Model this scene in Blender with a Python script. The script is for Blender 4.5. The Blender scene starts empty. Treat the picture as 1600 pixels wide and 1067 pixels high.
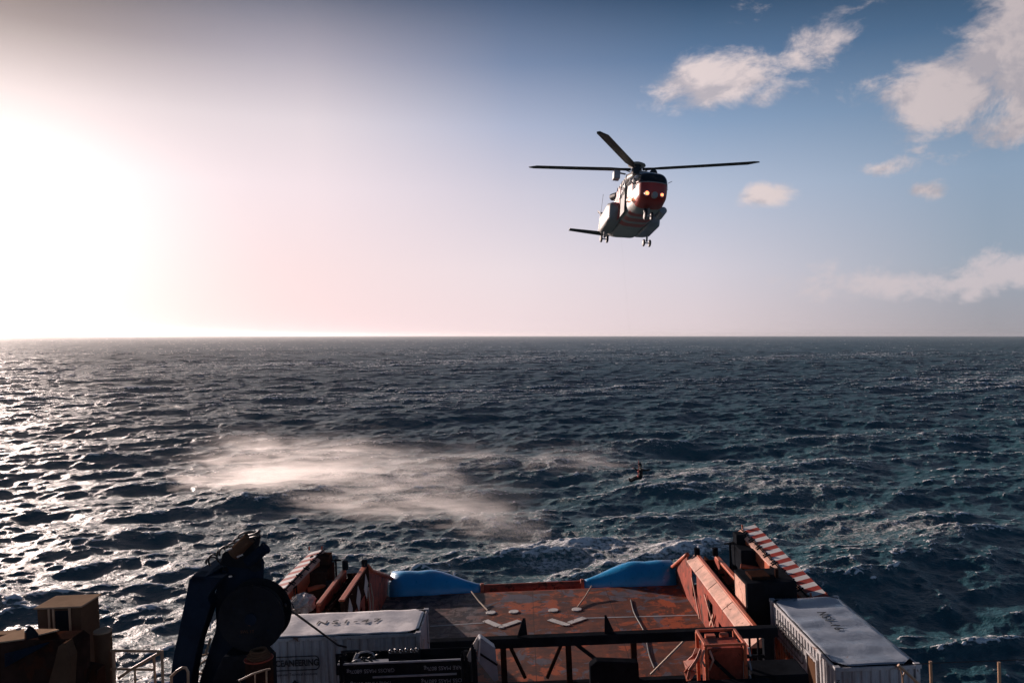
import bpy, bmesh, math, random
import numpy as np
from mathutils import Vector, Matrix, Euler
R = math.radians
random.seed(7)
scene = bpy.context.scene
COL = scene.collection

# ---------------------------------------------------------------- camera, exposure
HC = 17.0                       # eye height above the sea
F = 1244.0 / 1600.0             # focal length in picture widths
cam_d = bpy.data.cameras.new('camera'); cam = bpy.data.objects.new('camera', cam_d); COL.objects.link(cam)
cam.location = (0, 0, HC); cam.rotation_euler = (R(90 - 0.44), 0, 0)
cam_d.lens = 28.0; cam_d.sensor_width = 36.0; cam_d.clip_start = 0.1; cam_d.clip_end = 200000
scene.camera = cam
scene.view_settings.view_transform = 'Standard'; scene.view_settings.look = 'None'
scene.view_settings.exposure = 0.25; scene.view_settings.gamma = 1.0; scene.view_settings.use_curve_mapping = False
scene.cycles.use_denoising = True
scene.cycles.max_bounces = 6; scene.cycles.volume_bounces = 1; scene.cycles.transparent_max_bounces = 12
scene.cycles.sample_clamp_indirect = 4.0
scene.cycles.caustics_reflective = False; scene.cycles.caustics_refractive = False

SUN_AZ, SUN_EL = -41.0, 10.5     # degrees; azimuth from +Y towards +X
S_DIR = Vector((math.sin(R(SUN_AZ)) * math.cos(R(SUN_EL)), math.cos(R(SUN_AZ)) * math.cos(R(SUN_EL)), math.sin(R(SUN_EL))))

# ---------------------------------------------------------------- shader expression helper
class X:
    """wraps a socket (or number) so shader maths can be written as arithmetic"""
    def __init__(s, nt, v): s.nt = nt; s.v = v
    def _m(s, op, *a, clamp=False):
        n = s.nt.nodes.new('ShaderNodeMath'); n.operation = op; n.use_clamp = clamp
        for i, q in enumerate((s,) + a):
            q = q.v if isinstance(q, X) else q
            if isinstance(q, (int, float)): n.inputs[i].default_value = q
            else: s.nt.links.new(q, n.inputs[i])
        return X(s.nt, n.outputs[0])
    def __add__(s, o): return s._m('ADD', o)
    __radd__ = __add__
    def __sub__(s, o): return s._m('SUBTRACT', o)
    def __rsub__(s, o): return X(s.nt, o)._m('SUBTRACT', s)
    def __mul__(s, o): return s._m('MULTIPLY', o)
    __rmul__ = __mul__
    def __truediv__(s, o): return s._m('DIVIDE', o)
    def __pow__(s, o): return s._m('POWER', o)
    def abs(s): return s._m('ABSOLUTE')
    def sqrt(s): return s._m('SQRT')
    def exp(s): return s._m('EXPONENT')
    def max(s, o): return s._m('MAXIMUM', o)
    def min(s, o): return s._m('MINIMUM', o)
    def atan2(s, o): return s._m('ARCTAN2', o)
    def clamp(s): return s._m('ADD', 0.0, clamp=True)
    def smooth(s, a, b):
        n = s.nt.nodes.new('ShaderNodeMapRange'); n.interpolation_type = 'SMOOTHSTEP'
        s.nt.links.new(s.v, n.inputs['Value'])
        for k, q in (('From Min', a), ('From Max', b)):
            if isinstance(q, X): s.nt.links.new(q.v, n.inputs[k])
            else: n.inputs[k].default_value = q
        return X(s.nt, n.outputs['Result'])
    def ramp(s, stops, interp='LINEAR'):
        n = s.nt.nodes.new('ShaderNodeValToRGB'); n.color_ramp.interpolation = interp
        e = n.color_ramp.elements
        while len(e) < len(stops): e.new(0.5)
        for i, (p, c) in enumerate(stops):
            e[i].position = p; e[i].color = (c[0], c[1], c[2], 1) if not isinstance(c, (int, float)) else (c, c, c, 1)
        s.nt.links.new(s.v, n.inputs[0])
        return n.outputs['Color']

def sock(nt, q, inp):
    q = q.v if isinstance(q, X) else q
    if isinstance(q, bpy.types.NodeSocket): nt.links.new(q, inp)
    elif isinstance(q, (tuple, list)):
        inp.default_value = tuple(q) + (1,) * (len(inp.default_value) - len(q))
    else: inp.default_value = q
def mixc(nt, f, a, b, mode='MIX'):
    n = nt.nodes.new('ShaderNodeMix'); n.data_type = 'RGBA'; n.blend_type = mode
    sock(nt, f, n.inputs[0]); sock(nt, a, n.inputs[6]); sock(nt, b, n.inputs[7])
    return n.outputs[2]
def sepxyz(nt, v):
    n = nt.nodes.new('ShaderNodeSeparateXYZ'); nt.links.new(v, n.inputs[0])
    return [X(nt, o) for o in n.outputs]
def comb(nt, x, y, z):
    n = nt.nodes.new('ShaderNodeCombineXYZ')
    for i, q in enumerate((x, y, z)): sock(nt, q, n.inputs[i])
    return n.outputs[0]
def noise(nt, vec, scale, detail=4, rough=0.55, dist=0.0, color=False):
    n = nt.nodes.new('ShaderNodeTexNoise'); n.inputs['Scale'].default_value = scale
    n.inputs['Detail'].default_value = detail; n.inputs['Roughness'].default_value = rough
    n.inputs['Distortion'].default_value = dist
    if vec is not None: nt.links.new(vec, n.inputs['Vector'])
    return n.outputs['Color'] if color else X(nt, n.outputs['Fac'])

# ---------------------------------------------------------------- world: evening sky with a low sun on the left and broken cloud on the right
world = bpy.data.worlds.new('World'); scene.world = world; world.use_nodes = True
nt = world.node_tree; nt.nodes.clear()
tc = nt.nodes.new('ShaderNodeTexCoord')
dx, dy, dz = sepxyz(nt, tc.outputs['Generated'])
hor = (dx * dx + dy * dy).sqrt().max(0.001)
t = dz / hor * 1.0                                   # tangent of the elevation
az = dx.atan2(dy) * (180 / math.pi)
daz = (az + 33.0).abs()
daz = daz.min(360.0 - daz)
tt = (t.max(0.0) / 1.0).min(1.0)
T = [0.0, 0.08, 0.18, 0.26, 0.34, 0.42, 0.6, 1.0]
cols = {
 0:   [(.97,.77,.79),(.98,.80,.83),(.95,.81,.84),(.72,.62,.64),(.30,.25,.26),(.075,.060,.068),(.03,.035,.05),(.01,.02,.04)],
 19:  [(.90,.70,.73),(.89,.71,.74),(.86,.73,.78),(.73,.65,.70),(.40,.37,.44),(.11,.125,.185),(.035,.05,.09),(.01,.02,.05)],
 33:  [(.84,.69,.72),(.79,.69,.74),(.61,.58,.68),(.41,.45,.60),(.18,.24,.38),(.06,.10,.19),(.02,.045,.11),(.01,.02,.05)],
 46:  [(.72,.61,.64),(.64,.60,.68),(.44,.50,.64),(.24,.34,.51),(.10,.18,.32),(.022,.06,.13),(.008,.03,.09),(.006,.018,.045)],
 64:  [(.35,.33,.36),(.30,.36,.45),(.25,.34,.47),(.15,.24,.37),(.06,.125,.23),(.016,.043,.09),(.008,.028,.08),(.006,.016,.04)],
 120: [(.30,.36,.48),(.29,.36,.50),(.25,.34,.50),(.19,.28,.44),(.12,.21,.35),(.06,.12,.23),(.016,.04,.09),(.008,.02,.045)],
}
cols = {k: [tuple(q * .85 for q in c) for c in v] for k, v in cols.items()}
ks = sorted(cols)
sky = tt.ramp(list(zip(T, cols[ks[0]])))
for a, b in zip(ks, ks[1:]):
    f = daz.smooth(float(a), float(b)) if a == 0 else ((daz - float(a)) / float(b - a)).clamp()
    sky = mixc(nt, f, sky, tt.ramp(list(zip(T, cols[b]))))
# the glare round the sun
gx = (az + 33.5) / 1.0; gy = (t * 57.3 - 7.0)
g = gx * gx + gy * gy * 1.1
glare = (g * (-1 / 75.0)).exp() * .32 + (g * (-1 / 12.0)).exp() * .5
cg = nt.nodes.new('ShaderNodeVectorMath'); cg.operation = 'SCALE'; cg.inputs[0].default_value = (1.0, 0.88, 0.84)
nt.links.new(glare.v, cg.inputs['Scale'])
sky = mixc(nt, 1.0, sky, cg.outputs[0], 'ADD')
# clouds, laid out by direction: (azimuth tangent, elevation tangent) of centre and half size
ct = comb(nt, dx / dy.max(0.02), t, 0.0)
mp = nt.nodes.new('ShaderNodeMapping'); mp.inputs['Scale'].default_value = (1.0, 1.6, 1.0); nt.links.new(ct, mp.inputs[0])
n1 = noise(nt, mp.outputs[0], 9.0, 10, 0.66, 0.35)
n2 = noise(nt, mp.outputs[0], 3.6, 4, 0.5, 0.3)
u = dx / dy.max(0.02); fwd = dy.smooth(0.05, 0.3)
def blob(px, py, rx, ry, amp=1.0):
    cx, cy = (px - 800) / 1244, (524 - py) / 1244; rx *= 1.22; ry *= 1.25
    a = (u - cx) * (1244.0 / rx); b = (t - cy) * (1244.0 / ry)
    return (1.0 - (a * a + b * b).sqrt()).max(-1.0) * amp
puffs = [(1120,148,110,54,1.7),(1185,172,75,36,1.0),(1285,92,75,42,.8),(1240,118,40,26,.6),(1485,195,145,68,1.6),(1560,250,90,50,1.2),(1595,170,125,110,1.6),(1550,160,120,75,1.4),(1410,215,80,30,.8),
         (1192,314,58,20,1.25),(1378,289,54,19,1.25),(1440,323,54,18,1.25),(1180,40,46,24,.5),(1420,40,70,26,.45)]
m = None
for p in puffs:
    q = blob(*p); m = q if m is None else m.max(q)
dens = ((m * 0.62 + (n1 - 0.5) * 2.1 + (n2 - 0.5) * 0.5)).smooth(0.14, 0.66) * fwd
n3_ = noise(nt, mp.outputs[0], 22.0, 6, 0.6, 0.4)
low = blob(1400, 447, 170, 26, .8).max(blob(1560, 440, 120, 26, 1.0))
dlow = (low * 0.6 + (n1 - 0.5) * 1.7 + (n3_ - .5) * .8).smooth(0.06, 0.50) * 0.75 * fwd
n3 = noise(nt, mp.outputs[0], 16.0, 7, 0.6, 0.4)
rim = (n3 + (n1 - .5) * -.6).smooth(0.42, 0.62)
ccol = mixc(nt, rim * 0.75, (.72, .60, .58), (.33, .31, .36))
ccol = mixc(nt, ((az - 8.0) / 26.0).clamp() * 0.62, ccol, (.30, .27, .29))
sky = mixc(nt, dens * 0.92, sky, ccol)
sky = mixc(nt, dlow, sky, (.54, .47, .49))
nis = nt.nodes.new('ShaderNodeTexSky'); nis.sky_type = 'NISHITA'; nis.sun_disc = False
nis.sun_elevation = R(SUN_EL); nis.sun_rotation = R(SUN_AZ); nis.air_density = 1.2; nis.dust_density = 1.5
bg = nt.nodes.new('ShaderNodeBackground'); bg.inputs['Strength'].default_value = 1.0; nt.links.new(sky, bg.inputs['Color'])
bgn = nt.nodes.new('ShaderNodeBackground'); bgn.inputs['Strength'].default_value = 0.004; nt.links.new(nis.outputs[0], bgn.inputs['Color'])
ad = nt.nodes.new('ShaderNodeAddShader'); nt.links.new(bg.outputs[0], ad.inputs[0]); nt.links.new(bgn.outputs[0], ad.inputs[1])
wo = nt.nodes.new('ShaderNodeOutputWorld'); nt.links.new(ad.outputs[0], wo.inputs['Surface'])
world.cycles.sampling_method = 'MANUAL'; world.cycles.sample_map_resolution = 1024

# ---------------------------------------------------------------- sun
sd = bpy.data.lights.new('sun', 'SUN'); sd.energy = 5.0; sd.angle = R(0.53); sd.color = (1.0, 0.80, 0.71)
sun = bpy.data.objects.new('sun', sd); COL.objects.link(sun)
sun.rotation_euler = S_DIR.to_track_quat('Z', 'Y').to_euler(); sun.location = (-30, 50, 60)

# ---------------------------------------------------------------- mesh helper
def make_obj(name, me, parent=None, mats=(), smooth=False):
    o = bpy.data.objects.new(name, me); COL.objects.link(o)
    for m_ in mats: me.materials.append(m_)
    if parent is not None: o.parent = parent
    if smooth: me.shade_smooth()
    return o

def new_mat(name):
    m_ = bpy.data.materials.new(name); m_.use_nodes = True
    nt_ = m_.node_tree; nt_.nodes.clear()
    out = nt_.nodes.new('ShaderNodeOutputMaterial'); p = nt_.nodes.new('ShaderNodeBsdfPrincipled')
    nt_.links.new(p.outputs[0], out.inputs['Surface'])
    return m_, nt_, p, out

# ---------------------------------------------------------------- the sea: wind waves from a directional spectrum
def wave_tile(L, N, lmin, lmax, peak, rms, wdir, spread, seed, chop):
    rng = np.random.default_rng(seed)
    k1 = np.fft.fftfreq(N, L / N) * 2 * np.pi
    kx, ky = np.meshgrid(k1, k1, indexing='ij'); k = np.hypot(kx, ky); k[0, 0] = 1e-6
    kp = 2 * np.pi / peak
    S = np.exp(-1.25 * (kp / k) ** 2) / k ** 4
    c = (kx * math.cos(wdir) + ky * math.sin(wdir)) / k
    S *= np.abs(c) ** spread * np.where(c < 0, 0.25, 1.0) + 0.02
    S *= (k < 2 * np.pi / lmin) & (k > 2 * np.pi / lmax)
    h = np.sqrt(S) * (rng.standard_normal((N, N)) + 1j * rng.standard_normal((N, N)))
    f = lambda s: np.real(np.fft.ifft2(s))
    z = f(h); sc = rms / z.std(); h = h * sc; z = z * sc
    X_, Y_ = f(1j * kx / k * h) * chop, f(1j * ky / k * h) * chop
    jx, jy, jxy = f(-kx * kx / k * h) * chop, f(-ky * ky / k * h) * chop, f(-kx * ky / k * h) * chop
    J = (1 + jx) * (1 + jy) - jxy ** 2
    return dict(L=L, N=N, z=z, X=X_, Y=Y_, J=J)
def sample(tile, x, y, ang, key):
    c, s = math.cos(ang), math.sin(ang)
    u_ = (x * c + y * s) / tile['L'] * tile['N']; v_ = (-x * s + y * c) / tile['L'] * tile['N']
    i, j = np.floor(u_).astype(int), np.floor(v_).astype(int); fu, fv = u_ - i, v_ - j
    N = tile['N']; i0, i1, j0, j1 = i % N, (i + 1) % N, j % N, (j + 1) % N
    A = [tile[q] for q in key]
    r = [a[i0, j0] * (1 - fu) * (1 - fv) + a[i1, j0] * fu * (1 - fv) + a[i0, j1] * (1 - fu) * fv + a[i1, j1] * fu * fv for a in A]
    return r
WD = R(-78)
t1 = wave_tile(233.0, 1024, 2.6, 140, 34.0, 0.36, WD, 4.5, 3, 1.1)
t2 = wave_tile(41.0, 512, 0.3, 7.0, 4.2, 0.055, WD + 0.2, 2.6, 11, 1.0)
def ss(x, a, b):
    q = np.clip((x - a) / (b - a), 0, 1); return q * q * (3 - 2 * q)

def build_sea():
    rs = [24.0]
    while rs[-1] < 16000:
        r = rs[-1]
        rs.append(r * (1 + (0.0030 if r < 900 else 0.0042 if r < 3500 else 0.03)))
    rs = np.array(rs); th = np.linspace(R(-46), R(46), 1250)
    th = np.concatenate([np.linspace(R(-180), R(-47), 60), th, np.linspace(R(47), R(180), 60)])
    Rg, Tg = np.meshgrid(rs, th, indexing='ij')
    x = (Rg * np.sin(Tg)).ravel(); y = (Rg * np.cos(Tg)).ravel(); r = Rg.ravel()
    inner = (np.abs(Tg) < R(46.5)).ravel()
    z = np.zeros_like(x); dx_ = np.zeros_like(x); dy_ = np.zeros_like(x); J = np.ones_like(x)
    # churned water behind the stern and under the downwash
    def ga(cx, cy, sx, sy, rot=0.0):
        c, s = math.cos(rot), math.sin(rot); X_, Y_ = x - cx, y - cy
        return np.exp(-(((X_ * c + Y_ * s) / sx) ** 2 + ((-X_ * s + Y_ * c) / sy) ** 2))
    wash = ga(12, 60, 11, 9) * .66 + ga(1, 68, 3.2, 12, .25) * .9 + ga(26, 88, 14, 18, -.5) * .55 + ga(33, 72, 15, 7) * .42 + ga(14, 108, 17, 16, -.3) * .50 \
         + ga(58, 125, 26, 20, -.2) * .30 + ga(-16, 92, 18, 13, .3) * .80 + ga(-6, 66, 12, 9) * .45
    wash = np.clip(wash, 0, 1.1)
    a1 = np.ones_like(r)
    a2 = 1 - ss(r, 500, 1600) * 0.7
    for tile, ang, amp in ((t1, 0.0, a1), (t2, 0.35, a2), (t2, -0.6, a2 * 0.7 + wash * 0.25)):
        q = sample(tile, x, y, ang, ('z', 'X', 'Y', 'J'))
        c, s = math.cos(ang), math.sin(ang)
        z += q[0] * amp; dx_ += (q[1] * c - q[2] * s) * amp; dy_ += (q[1] * s + q[2] * c) * amp
        J += (q[3] - 1) * amp
    fade = 1 - ss(r, 3500, 9000)
    co = np.stack([x + dx_ * fade, y + dy_ * fade, z * fade], 1).astype(np.float32)
    # patches where gusts raise whitecaps
    gust = sample(t1, x * .13, y * .13, .5, ('z',))[0]; gust = gust / 0.34
    nr, na = len(rs), len(th)
    i = np.arange(nr * na).reshape(nr, na)
    f = np.stack([i[:-1, :-1], i[:-1, 1:], i[1:, 1:], i[1:, :-1]], -1).reshape(-1, 4)[:, ::-1]
    # close the ring behind the camera and the disc under the ship
    extra = np.stack([i[:-1, -1], i[:-1, 0], i[1:, 0], i[1:, -1]], -1)[:, ::-1]
    f = np.concatenate([f, extra])
    me = bpy.data.meshes.new('sea')
    me.vertices.add(len(co)); me.vertices.foreach_set('co', co.ravel())
    me.loops.add(f.size); me.loops.foreach_set('vertex_index', f.ravel().astype(np.int32))
    me.polygons.add(len(f)); me.polygons.foreach_set('loop_start', np.arange(0, f.size, 4, dtype=np.int32))
    me.update(); me.validate()
    foam = (0.72 - J) / 0.22 + gust * 0.35 - 0.15
    for nm, arr in (('foam', np.clip(foam, -2, 2)), ('wash', wash), ('crest', z / 0.5)):
        a = me.attributes.new(nm, 'FLOAT', 'POINT'); a.data.foreach_set('value', arr.astype(np.float32))
    me.shade_smooth()
    return me

m_sea, nt, p, out = new_mat('sea water')
def attr(nt, nm):
    n = nt.nodes.new('ShaderNodeAttribute'); n.attribute_name = nm; return X(nt, n.outputs['Fac'])
geo = nt.nodes.new('ShaderNodeNewGeometry'); pos = geo.outputs['Position']
foam, wash, crest = attr(nt, 'foam'), attr(nt, 'wash'), attr(nt, 'crest')
mpw = nt.nodes.new('ShaderNodeMapping'); mpw.inputs['Rotation'].default_value = (0, 0, R(14)); mpw.inputs['Scale'].default_value = (0.32, 1, 1)
nt.links.new(pos, mpw.inputs[0])
na = noise(nt, mpw.outputs[0], 0.16, 9, 0.62, 0.9)          # long foam streaks
nb = noise(nt, pos, 1.3, 7, 0.62, 0.6)                        # lace
nc = noise(nt, pos, 0.045, 3, 0.5); nd = noise(nt, pos, 3.2, 6, 0.7)
ridge = 1.0 - ((na - 0.5) * 2.0).abs() * 2.6
ridge2 = 1.0 - ((nb - 0.5) * 2.0).abs() * 2.2
w8 = wash.min(0.8)
lace = (ridge * 0.58 + ridge2 * 0.40 + crest * 0.08 + (nc - 0.5) * 0.7 + (nd - 0.5) * 1.5).smooth(1.10 - w8 * 0.62, 1.50 - w8 * 0.62) * wash.smooth(0.05, 0.3)
cap = (foam + (nb - 0.5) * 1.6).smooth(0.2, 0.9) * 0.95
ft = lace.max(cap).clamp()
deep = mixc(nt, wash.clamp() * 0.8, (.022, .088, .112), (.050, .160, .178))
col = mixc(nt, ft, deep, (.86, .87, .88))
sock(nt, col, p.inputs['Base Color'])
sock(nt, ft * 0.35 + 0.43, p.inputs['Roughness'])
p.inputs['IOR'].default_value = 1.333
mpb = nt.nodes.new('ShaderNodeMapping'); mpb.inputs['Rotation'].default_value = (0, 0, R(-8)); mpb.inputs['Scale'].default_value = (0.55, 1, 1); nt.links.new(pos, mpb.inputs[0])
bn = noise(nt, mpb.outputs[0], 1.7, 5, 0.62, 0.3); bn2 = noise(nt, pos, 7.0, 3, 0.6)
bp = nt.nodes.new('ShaderNodeBump'); bp.inputs['Strength'].default_value = 1.0; bp.inputs['Distance'].default_value = 0.24
bn3 = noise(nt, mpb.outputs[0], 3.6, 4, 0.65, 0.2)
sock(nt, bn + bn3 * 0.55 + bn2 * 0.30 + ft * 0.9, bp.inputs['Height']); nt.links.new(bp.outputs[0], p.inputs['Normal'])
sea = make_obj('sea', build_sea(), mats=(m_sea,)); sea['kind'] = 'structure'

# ---------------------------------------------------------------- thin sea haze
m_h = bpy.data.materials.new('haze'); m_h.use_nodes = True; nt = m_h.node_tree; nt.nodes.clear()
ho = nt.nodes.new('ShaderNodeOutputMaterial'); hv = nt.nodes.new('ShaderNodeVolumePrincipled')
hv.inputs['Color'].default_value = (.95, .93, .93, 1); hv.inputs['Density'].default_value = 3.5e-5; hv.inputs['Anisotropy'].default_value = 0.68
nt.links.new(hv.outputs[0], ho.inputs['Volume'])
me = bpy.data.meshes.new('haze'); bmh = bmesh.new(); bmesh.ops.create_cube(bmh, size=1.0)
bmesh.ops.scale(bmh, vec=(34000, 34000, 54), verts=bmh.verts); bmesh.ops.translate(bmh, vec=(0, 0, 24), verts=bmh.verts); bmh.to_mesh(me); bmh.free()
hz = make_obj('haze', me, mats=(m_h,)); hz['kind'] = 'stuff'

# ---------------------------------------------------------------- spray torn off the waves by the downwash
m_s = bpy.data.materials.new('spray'); m_s.use_nodes = True; nt = m_s.node_tree; nt.nodes.clear()
so = nt.nodes.new('ShaderNodeOutputMaterial'); sv = nt.nodes.new('ShaderNodeVolumePrincipled')
tcs = nt.nodes.new('ShaderNodeTexCoord'); ob = tcs.outputs['Object']
sx_, sy_, sz_ = sepxyz(nt, ob)
mps = nt.nodes.new('ShaderNodeMapping'); mps.inputs['Rotation'].default_value = (0, 0, R(-20)); mps.inputs['Scale'].default_value = (.30, 1.0, .9); nt.links.new(ob, mps.inputs[0])
sn = noise(nt, mps.outputs[0], .30, 8, .66, 1.0)
def el(cx, cy, rx, ry, amp, ang=0.0):
    c, s = math.cos(ang), math.sin(ang); a = ((sx_ - cx) * c + (sy_ - cy) * s) * (1 / rx); b_ = ((sy_ - cy) * c - (sx_ - cx) * s) * (1 / ry)
    return (1.0 - (a * a + b_ * b_)).max(0.0) * amp
sh = el(-23, 93, 19, 13, 1.0, -.25).max(el(-4, 74, 13, 4.5, .75, -1.0)).max(el(-5, 104, 24, 7, .45)).max(el(-30, 112, 16, 12, .55)).max(el(-13, 80, 15, 8, .6, -.5))
hf = (sz_ * -1.0 / ((sn - .34) * 4.2).max(.12)).exp()
mpt = nt.nodes.new('ShaderNodeMapping'); mpt.inputs['Rotation'].default_value = (0, 0, R(-24)); mpt.inputs['Scale'].default_value = (.38, 1.6, 2.6); nt.links.new(ob, mpt.inputs[0])
sn2 = noise(nt, mpt.outputs[0], .7, 5, .6, .5)
dn = ((sn - .58) * 4.0 + (sn2 - .5) * 5.0 + sh * .95).max(0.0).min(1.0) * hf * sh.smooth(0.0, .25) * .30
sock(nt, dn, sv.inputs['Density']); sv.inputs['Color'].default_value = (1.0, .96, .94, 1); sv.inputs['Anisotropy'].default_value = .6
nt.links.new(sv.outputs[0], so.inputs['Volume']); m_s.cycles.volume_step_rate = .12
me = bpy.data.meshes.new('spray'); bmh = bmesh.new(); bmesh.ops.create_cube(bmh, size=1.0)
bmesh.ops.scale(bmh, vec=(76, 74, 4.4), verts=bmh.verts); bmesh.ops.translate(bmh, vec=(-15, 95, 1.9), verts=bmh.verts); bmh.to_mesh(me); bmh.free()
sp_ = make_obj('spray', me, mats=(m_s,)); sp_['kind'] = 'stuff'

# ================================================================ helpers for everything built on the ship
SHIP = Matrix.Translation((0, 0, HC)) @ Matrix.Rotation(R(-0.64), 4, 'Z') @ Matrix.Rotation(R(-2.6), 4, 'Y') @ Matrix.Translation((0, 0, -12.6))
ROLL = R(2.6)
def at(px, py, y):
    """point of the ship's frame seen at photo pixel (px, py) at distance y astern"""
    u_, w_ = px - 814.0, 524.0 - py
    return Vector(((u_ * math.cos(ROLL) + w_ * math.sin(ROLL)) / 1244 * y, y, 12.6 + (-u_ * math.sin(ROLL) + w_ * math.cos(ROLL)) / 1244 * y))

class MB:
    def __init__(s): s.v = []; s.f = []; s.m = []
    def add(s, vs, fs, mi=0):
        o = len(s.v); s.v += [tuple(q) for q in vs]; s.f += [tuple(o + i for i in f) for f in fs]; s.m += [mi] * len(fs); return s
    def box(s, x0, x1, y0, y1, z0, z1, mi=0, M=None):
        vs = [Vector((x, y, z)) for z in (z0, z1) for y in (y0, y1) for x in (x0, x1)]
        if M: vs = [M @ v for v in vs]
        return s.add(vs, [(0, 2, 3, 1), (4, 5, 7, 6), (0, 1, 5, 4), (1, 3, 7, 5), (3, 2, 6, 7), (2, 0, 4, 6)], mi)
    def bar(s, p, q, w, h=None, mi=0, up=(0, 0, 1)):
        p, q = Vector(p), Vector(q); h = w if h is None else h
        d = (q - p).normalized(); a = d.cross(Vector(up))
        if a.length < 1e-4: a = d.cross(Vector((0, 1, 0)))
        a.normalize(); b = a.cross(d)
        vs = [r + a * i * w / 2 + b * j * h / 2 for r in (p, q) for i, j in ((-1, -1), (1, -1), (1, 1), (-1, 1))]
        return s.add(vs, [(0, 1, 2, 3), (7, 6, 5, 4), (0, 4, 5, 1), (1, 5, 6, 2), (2, 6, 7, 3), (3, 7, 4, 0)], mi)
    def tube(s, pts, r, n=10, mi=0, caps=True):
        pts = [Vector(p) for p in pts]; k = len(pts); rr = r if isinstance(r, (list, tuple)) else [r] * k
        rings = []; ref = None
        for i in range(k):
            d = (pts[min(i + 1, k - 1)] - pts[max(i - 1, 0)]).normalized()
            if ref is None: ref = d.orthogonal().normalized()
            ref = (ref - d * ref.dot(d)).normalized(); b = d.cross(ref)
            rings += [pts[i] + (ref * math.cos(2 * math.pi * j / n) + b * math.sin(2 * math.pi * j / n)) * rr[i] for j in range(n)]
        fs = [(i * n + j, i * n + (j + 1) % n, (i + 1) * n + (j + 1) % n, (i + 1) * n + j) for i in range(k - 1) for j in range(n)]
        if caps: fs += [tuple(range(n))[::-1], tuple((k - 1) * n + j for j in range(n))]
        return s.add(rings, fs, mi)
    def prism(s, poly, vec, mi=0):
        """closed polygon (3-D points) pushed along vec"""
        poly = [Vector(p) for p in poly]; vec = Vector(vec); n = len(poly)
        return s.add(poly + [p + vec for p in poly], [tuple(range(n)), tuple(range(2 * n - 1, n - 1, -1))] + [(i, n + i, n + (i + 1) % n, (i + 1) % n) for i in range(n)], mi)
    def loft(s, rings, mi=0, closed=True, caps=True):
        n = len(rings[0]); vs = [p for r in rings for p in r]
        m = n if closed else n - 1
        fs = [(i * n + j, i * n + (j + 1) % n, (i + 1) * n + (j + 1) % n, (i + 1) * n + j) for i in range(len(rings) - 1) for j in range(m)]
        if caps: fs += [tuple(range(n))[::-1], tuple((len(rings) - 1) * n + j for j in range(n))]
        return s.add(vs, fs, mi)
    def build(s, name, mats, parent=None, bevel=0.0, smooth=False, fix=True):
        me = bpy.data.meshes.new(name); me.from_pydata([tuple(v) for v in s.v], [], s.f)
        mats = mats if isinstance(mats, (list, tuple)) else [mats]
        for q in mats: me.materials.append(q)
        me.polygons.foreach_set('material_index', s.m)
        if fix:
            b_ = bmesh.new(); b_.from_mesh(me); bmesh.ops.recalc_face_normals(b_, faces=b_.faces); b_.to_mesh(me); b_.free()
        me.update()
        if smooth: me.shade_smooth()
        o = bpy.data.objects.new(name, me); COL.objects.link(o)
        if parent is not None: o.parent = parent
        if bevel:
            q = o.modifiers.new('bevel', 'BEVEL'); q.width = bevel; q.segments = 2; q.limit_method = 'ANGLE'; q.angle_limit = R(40)
        return o

def tag(o, label=None, cat=None, group=None, kind=None):
    if label: o['label'] = label
    if cat: o['category'] = cat
    if group: o['group'] = group
    if kind: o['kind'] = kind
    return o
def thing(name, label, cat, loc=(0, 0, 0), rot=None, group=None, ship=True):
    o = bpy.data.objects.new(name, None); COL.objects.link(o); o.empty_display_size = 0.3
    M = Matrix.Translation(loc)
    if rot is not None: M = M @ rot
    o.matrix_world = (SHIP @ M) if ship else M
    return tag(o, label, cat, group)
def solo(o, loc=(0, 0, 0)):
    """a thing that is one mesh, standing in the ship's frame"""
    o.matrix_world = SHIP @ Matrix.Translation(loc); return o
def lettering(text, size, mat, parent, M, depth=0.004, name='lettering', align='CENTER', sx=1.0, bold=0.0, space=1.0):
    c = bpy.data.curves.new('t', 'FONT'); c.body = text; c.size = size; c.extrude = depth; c.align_x = align; c.align_y = 'CENTER'; c.offset = bold; c.space_character = space
    t_ = bpy.data.objects.new('t', c); COL.objects.link(t_)
    dg = bpy.context.evaluated_depsgraph_get(); me = bpy.data.meshes.new_from_object(t_.evaluated_get(dg))
    bpy.data.objects.remove(t_); bpy.data.curves.remove(c)
    me.transform(M @ Matrix.Diagonal((sx, 1, 1, 1))); me.name = name
    me.materials.clear(); me.materials.append(mat)
    o = bpy.data.objects.new(name, me); COL.objects.link(o); o.parent = parent
    return o

def split_loose(o):
    """each separate piece of a mesh becomes an object of its own under the same parent"""
    me = o.data; n = len(me.vertices); root = list(range(n))
    def find(i):
        while root[i] != i: root[i] = root[root[i]]; i = root[i]
        return i
    for e in me.edges: root[find(e.vertices[0])] = find(e.vertices[1])
    isl = {}
    for p_ in me.polygons: isl.setdefault(find(p_.vertices[0]), []).append(p_)
    nm = o.name.split('.')[0]; res = []
    for ps in isl.values():
        mb = MB(); idx = {}
        for p_ in ps:
            for v in p_.vertices:
                if v not in idx: idx[v] = len(mb.v); mb.v.append(tuple(me.vertices[v].co))
            mb.f.append(tuple(idx[v] for v in p_.vertices)); mb.m.append(p_.material_index)
        k = mb.build(nm, list(me.materials), o.parent, smooth=ps[0].use_smooth, fix=False)
        for m0 in o.modifiers:
            if m0.type == 'BEVEL': q = k.modifiers.new('bevel', 'BEVEL'); q.width = m0.width; q.segments = 2; q.limit_method = 'ANGLE'; q.angle_limit = R(40)
        res.append(k)
    bpy.data.objects.remove(o); return res
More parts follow.
